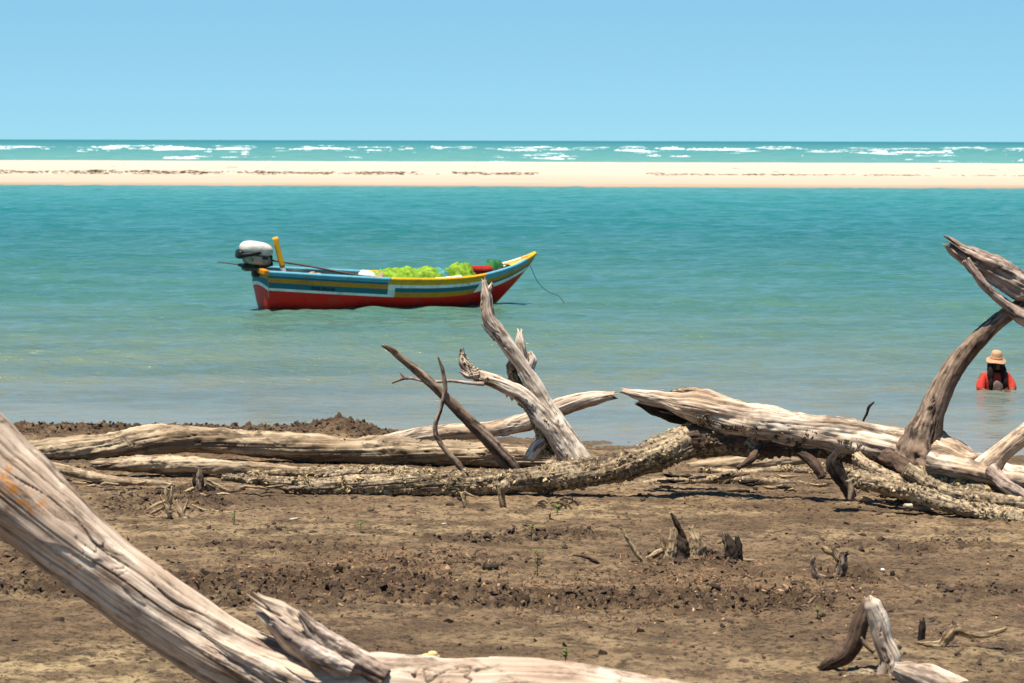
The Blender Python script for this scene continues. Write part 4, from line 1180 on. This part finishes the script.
for k in range(10):
    b_ = max(float(beam(tq[k])) - .01, .006)
    for y in (-1, 0, 1):
        V.append([tq[k] * BL, y * b_, float(sheer(tq[k])) + .004 + (.02 if y == 0 else 0)])
link('foredeck', mesh_np('foredeck', np.array(V), grid_faces(10, 3), True, None, [P_YELLOW]), boat)
link('stem_post', tubes('stem_post', hull_pt(np.full(8, .999), np.linspace(-.03, .95, 8), 1), .028, P_YELLOW, False), boat)
for k, (dx, w_) in enumerate(((0, .05), (.065, .035), (.115, .055), (.185, .03), (.23, .05), (.29, .045), (.35, .03), (.39, .05))):   # faded lettering on the quarter
    t = (.80 + dx) / BL
    p = hull_pt(np.array([t]), np.array([.222]), -1)[0]
    for j in range(2):
        link('faded_letter', box_mesh('faded_letter', w_ * (.35 if j else 1), .006, .018 if not j else .055, P_DARK, 0, (p[0] + (w_ * .3 if j else 0), p[1] - .012, p[2] + (.0 if j else .01) - .02 * (k % 2) * (1 - j))), boat)
# yellow stern post
p0, p1 = np.array([.38, -.22, .66]), np.array([.22, -.16, 1.29])
link('stern_post', tubes('stern_post', np.linspace(p0 + (p1 - p0) * .16, p1, 5), [.048, .05, .05, .052, .052], P_YELLOW, False, 14), boat)
link('post_foot', tubes('post_foot', np.linspace(p0, p0 + (p1 - p0) * .17, 3), .046, P_WHITE, False, 14), boat)
# outboard motor
motor = link('outboard_motor', None, boat, (-.05, 0, .72))
def superell(name, c, a, n1, n2, mat, parent, rot=None, bumpy=0.0):
    th = np.linspace(-math.pi / 2, math.pi / 2, 28)
    ph = np.linspace(0, 2 * math.pi, 44, endpoint=False)
    sg = lambda v, e: np.sign(v) * np.abs(v) ** e
    T_, P_ = np.meshgrid(th, ph, indexing='ij')
    V = np.stack([a[0] * sg(np.cos(T_), n1) * sg(np.cos(P_), n2), a[1] * sg(np.cos(T_), n1) * sg(np.sin(P_), n2), a[2] * sg(np.sin(T_), n1)], -1).reshape(-1, 3)
    if bumpy:
        V = V * (1 + bumpy * fbm(V * 7 + 3, 3))[:, None]
    if rot is not None: V = V @ np.array(rot.to_3x3()).T
    return link(name, mesh_np(name, V + np.array(c), grid_faces(28, 44, True), True, None, [mat]), parent)
tilt = Matrix.Rotation(R(8), 3, 'Y')
superell('cowling', (-.02, 0, .345), (.30, .21, .14), .80, .80, P_COWL, motor, tilt, .05)
superell('lower_cowl', (-.01, 0, .185), (.265, .18, .12), .6, .75, paint('grey_cowl', (0.36, 0.31, 0.24), .5, .8, (.10, .07, .045)), motor, tilt, .14)
superell('cowl_stripe', (-.12, 0, .285), (.25, .224, .040), .4, .8, P_BLACK, motor, Matrix.Rotation(R(-9), 3, 'Y'))
superell('air_intake', (-.33, 0, .265), (.06, .13, .085), .7, .8, P_BLACK, motor, tilt)
superell('cowl_seam', (-.015, 0, .245), (.283, .196, .014), .4, .78, P_METAL, motor, tilt)
link('decal', box_mesh('decal', .17, .012, .035, P_BLACK, .004, (.06, -.172, .20), Matrix.Rotation(R(6), 4, 'Y')), motor)
link('decal', box_mesh('decal', .10, .012, .05, P_METAL, .004, (-.10, -.172, .185), Matrix.Rotation(R(-10), 4, 'Y')), motor)
link('cowl_latch', box_mesh('cowl_latch', .05, .03, .09, P_BLACK, .008, (.22, -.12, .20)), motor)
link('clamp_bracket', box_mesh('clamp_bracket', .30, .22, .09, P_BLACK, .02, (.12, 0, .065), Matrix.Rotation(R(-14), 4, 'Y')), motor)
link('base_pan', box_mesh('base_pan', .44, .26, .05, P_BLACK, .02, (-.10, 0, .075), Matrix.Rotation(R(-5), 4, 'Y')), motor)
link('mount_plate', box_mesh('mount_plate', .26, .24, .06, P_METAL, .015, (-.12, 0, .00)), motor)
tubes('tiller_pole', np.array([[.15, -.05, .165], [.9, -.16, .05], [1.6, -.30, -.08], [2.15, -.40, -.155]]), [.016, .018, .020, .017], P_METAL, motor, 8)
tubes('drive_shaft', np.array([[-.20, 0, .055], [-.45, 0.02, .09], [-.72, .04, .125]]), [.012, .010, .007], P_METAL, motor, 8)
link('motor_wedge', box_mesh('motor_wedge', .10, .16, .16, P_DARK, .015, (-.03, 0, -.06)), motor)

# cargo: each a thing of its own
def heap(name, c, lx, ly, h, mat, label, cat, seed, rough=.26, group='gear in the boat'):
    th = np.linspace(0, math.pi / 2, 14)
    ph = np.linspace(0, 2 * math.pi, 48, endpoint=False)
    T_, P_ = np.meshgrid(th, ph, indexing='ij')
    V = np.stack([np.cos(T_) ** .7 * np.cos(P_), np.cos(T_) ** .7 * np.sin(P_), np.sin(T_)], -1).reshape(-1, 3)
    s = 1 + rough * fbm(V * np.array([lx / h * .5, 1.4, 1.2]) * 1.6 + seed, 4, .65)
    V = V * s[:, None] * np.array([lx, ly, h])
    V[:, 2] += h * .25 * noise(V * 9 + seed)
    V[:, 2] = np.maximum(V[:, 2], 0) - .01
    o = link(name, mesh_np(name, V, grid_faces(14, 48, True), True, None, [mat]), None, bw(c))
    o.rotation_euler = (BROLL, 0, BYAW)
    return tag(o, label, cat, group)
heap('fishing_net', (2.90, .05, .38), .86, .36, .30, C_LIME, 'long lime green net heaped amidships in the boat', 'fishing net', 3)
heap('fishing_net', (3.80, -.02, .38), .34, .28, .36, C_LIME, 'smaller lime green net bundle next to the red roll', 'fishing net', 8)
heap('fishing_net', (4.50, .04, .36), .26, .22, .42, C_GREEN, 'dark green net piled between the red roll and the bow', 'fishing net', 12)
heap('cloth_sheet', (3.46, .05, .34), .17, .30, .32, C_TEAL, 'pale teal cloth tucked between the two lime green nets', 'cloth', 15, .2)
heap('cloth_sheet', (3.55, -.30, .36), .50, .16, .20, C_WHITE, 'pale crumpled cloth under the gunwale in front of the nets', 'cloth', 21, .3)
heap('cloth_bundle', (2.05, .10, .36), .22, .20, .28, C_WHITE, 'white bundle at the aft end of the long lime net', 'bundle', 25, .2)
heap('sack', (2.22, -.12, .38), .26, .18, .21, C_BROWN, 'brown sack lying between white bundle and lime net', 'sack', 29, .3)
heap('sack', (1.05, .05, .42), .26, .2, .20, C_BROWN, 'low brownish sack near the stern under the long tiller pole', 'sack', 33, .3)
C = np.array([[-.34, 0, 0], [-.2, 0, .012], [0, 0, .0], [.2, 0, .01], [.36, 0, .0]])
o = link('rolled_tarp', tubes('rolled_tarp', C, [.075, .085, .09, .085, .07], C_RED, False, 18, .03), None, bw((4.22, -.04, .63)))
o.rotation_euler = (BROLL, 0, BYAW)
tag(o, 'dark red rolled tarp lying across the gear toward the bow', 'tarp', 'gear in the boat')
o = link('wooden_paddle', box_mesh('wooden_paddle', .62, .07, .025, P_CREAM, .01), None, bw((4.70, .16, .66)))
o.rotation_euler = (BROLL, R(-14), BYAW + R(6))
tag(o, 'pale wooden plank slanting up beside the dark green net', 'plank', 'gear in the boat')
# mooring rope
p0 = bw((BL - .12, -.03, .70))
pe = at(566, 299, 55.6)
pts = np.array([p0, p0 + (pe - p0) * .22 + [0, 0, -.17], p0 + (pe - p0) * .5 + [0, 0, -.17], p0 + (pe - p0) * .8 + [0, 0, -.07], [pe[0], pe[1], -.05]])
me = tubes('mooring_rope', pts - p0, .006, C_ROPE, False, 8)
tag(link('mooring_rope', me, None, p0), 'dark mooring rope sagging from the bow down into the water', 'rope')
# ------------------------------------------------------------------ the person in the water
pl_ = at(995, 388, 36.4)
pl_[2] = 0
person = thing('person', pl_, 'person in sun hat and orange red shirt, chest deep in water at the right', 'person')
person.rotation_euler.z = R(8)
def skin_mesh(name, verts, edges, radii, mat, parent, sub=2, root=0):
    me = bpy.data.meshes.new(name + '_cage')
    me.from_pydata([tuple(v) for v in verts], edges, [])
    o = bpy.data.objects.new(name + '_cage', me)
    COL.objects.link(o)
    o.modifiers.new('skin', 'SKIN')
    for i, r in enumerate(radii):
        sv = me.skin_vertices[0].data[i]
        sv.radius = (r, r) if not hasattr(r, '__len__') else r
        sv.use_root = (i == root)
    ss = o.modifiers.new('sub', 'SUBSURF')
    ss.levels = ss.render_levels = sub
    dg = bpy.context.evaluated_depsgraph_get()
    me2 = bpy.data.meshes.new_from_object(o.evaluated_get(dg))
    me2.name = name
    bpy.data.objects.remove(o)
    bpy.data.meshes.remove(me)
    me2.materials.clear()
    me2.materials.append(mat)
    me2.polygons.foreach_set('use_smooth', np.ones(len(me2.polygons), bool))
    return link(name, me2, parent)
def chain(V, E, Rr, start, pts):
    i = start
    for (p, r) in pts:
        V.append(p); Rr.append(r); E.append((i, len(V) - 1))
        i = len(V) - 1
    return i
V, E, Rr = [(0, .06, -.30)], [], [(.14, .12)]
c = chain(V, E, Rr, 0, [((0, .04, -.12), (.13, .10)), ((0, .01, .05), (.145, .105)), ((0, .0, .15), (.13, .09)), ((0, -.01, .215), (.06, .055)), ((0, -.035, .26), (.052, .052)), ((0, -.05, .30), (.066, .078)), ((0, -.05, .355), (.07, .084)), ((0, -.045, .40), (.055, .06))])
for s in (-1, 1):
    if s < 0:
        arm = [((-.15, .0, .155), .055), ((-.195, -.02, .09), .047), ((-.205, -.07, .0), .040), ((-.15, -.17, -.035), .034), ((-.095, -.24, -.03), .026)]
        hand = [((-.07, -.275, -.02), (.028, .016)), ((-.055, -.30, -.012), (.030, .013))]
        fx, fz, th_ = np.array([.045, -.03, -.006]), np.array([.004, .006, .016]), [((-.055, -.275, .012), .010), ((-.038, -.295, .028), .008)]
    else:
        arm = [((.15, .0, .155), .055), ((.19, -.02, .085), .047), ((.20, -.08, .0), .040), ((.15, -.18, -.03), .034), ((.10, -.25, -.022), .026)]
        hand = [((.075, -.285, -.014), (.028, .016)), ((.06, -.31, -.006), (.030, .013))]
        fx, fz, th_ = np.array([-.045, -.03, -.006]), np.array([-.004, .006, .016]), [((.06, -.285, .016), .010), ((.042, -.305, .030), .008)]
    chain(V, E, Rr, 3, arm)
    w = len(V) - 1
    chain(V, E, Rr, 0, [((s * .10, -.02, -.34), .085), ((s * .13, -.30, -.38), .065), ((s * .13, -.10, -.56), .05), ((s * .13, .10, -.62), .035), ((s * .13, .04, -.68), .03)])
    pm = chain(V, E, Rr, w, hand)
    pc = np.array(V[pm])
    for k, ln in ((-1.5, .85), (-.5, 1.0), (.5, .95), (1.5, .75)):
        b_ = pc + fz * k
        chain(V, E, Rr, pm, [(tuple(b_ + fx * .3), .0085), (tuple(b_ + fx * .8 * ln), .0078), (tuple(b_ + fx * 1.25 * ln + np.array([0, .012, -.004])), .006)])
    chain(V, E, Rr, pm - 1, th_)
skin_mesh('body', V, E, Rr, C_SKIN, person)
# shirt over torso and upper arms
V, E, Rr = [(0, .05, -.22)], [], [(.165, .135)]
chain(V, E, Rr, 0, [((0, .03, -.08), (.16, .125)), ((0, .008, .05), (.168, .125)), ((0, .005, .14), (.15, .11)), ((0, .0, .185), (.085, .075))])
for s in (-1, 1):
    chain(V, E, Rr, 3, [((s * .135, .0, .145), .070), ((s * .175, -.018, .09), .066), ((s * .20, -.05, .03), .060), ((s * .198, -.085, -.03), .054)])
skin_mesh('shirt', V, E, Rr, C_SHIRT, person)
def blob(name, pts, mat, rough=.15, k=3):
    b, f = ICO2
    VV, FF, o = [], [], 0
    for (c_, a_) in pts:
        v = b * np.array(a_)
        v = v * (1 + rough * fbm(b * 2.5 + c_[0] * 31 + c_[2] * 7, 3))[:, None] + np.array(c_)
        VV.append(v); FF.append(f + o); o += len(v)
    return link(name, mesh_np(name, np.vstack(VV), np.vstack(FF), True, None, [mat]), person)
blob('undershirt', [((0, -.115, .02), (.075, .03, .10))], C_GREY)
# long dark hair framing the face
blob('hair', [((0, .0, .325), (.073, .080, .08)), ((-.068, -.05, .265), (.038, .06, .09)), ((.068, -.05, .265), (.038, .06, .09)), ((-.082, -.085, .18), (.040, .05, .11)), ((.082, -.085, .18), (.038, .05, .11)), ((-.086, -.105, .075), (.030, .04, .09)), ((.086, -.105, .085), (.028, .04, .08)), ((0, .06, .22), (.09, .06, .15)), ((-.045, -.115, .285), (.022, .018, .055)), ((.047, -.113, .28), (.022, .018, .055))], C_HAIR, .25)
# face
blob('nose', [((0, -.136, .315), (.012, .018, .020))], C_SKIN, 0)
for s in (-1, 1):
    blob('eye', [((s * .027, -.124, .340), (.013, .008, .008))], C_EYE, 0)
    blob('pupil', [((s * .027, -.1305, .340), (.006, .004, .006))], C_HAIR, 0)
blob('mouth', [((0, -.124, .283), (.020, .008, .007))], C_LIP, 0)
# sun hat: crown and drooping brim, tipped toward the face
th = np.linspace(0, 2 * math.pi, 48, endpoint=False)
rows = []
for (r_, z_) in ((.001, .108), (.045, .106), (.066, .096), (.076, .07), (.084, .025), (.089, .012), (.115, -.004), (.140, -.018), (.143, -.024), (.134, -.026), (.098, -.010), (.084, .0)):
    wv = .008 * np.sin(3 * th + 1) * (r_ > .11)
    rows.append(np.stack([r_ * .86 * np.cos(th), r_ * 1.02 * np.sin(th), z_ + wv], -1))
Vh = np.array(rows).reshape(-1, 3) @ np.array(Matrix.Rotation(R(12), 3, 'X')).T + np.array([0, -.035, .365])
hat = link('sun_hat', mesh_np('sun_hat', Vh, grid_faces(len(rows), 48, True), True, None, [C_HAT]), person)
rows = []
for (r_, z_) in ((.0880, .014), (.0890, .016), (.0850, .036), (.083, .036)):
    rows.append(np.stack([r_ * .86 * np.cos(th), r_ * 1.02 * np.sin(th), z_ + 0 * th], -1))
Vh = np.array(rows).reshape(-1, 3) @ np.array(Matrix.Rotation(R(12), 3, 'X')).T + np.array([0, -.035, .365])
link('hat_band', mesh_np('hat_band', Vh, grid_faces(4, 48, True), True, None, [cloth('hat_band_cloth', (.45, .16, .07), (.5, .22, .1))]), hat)
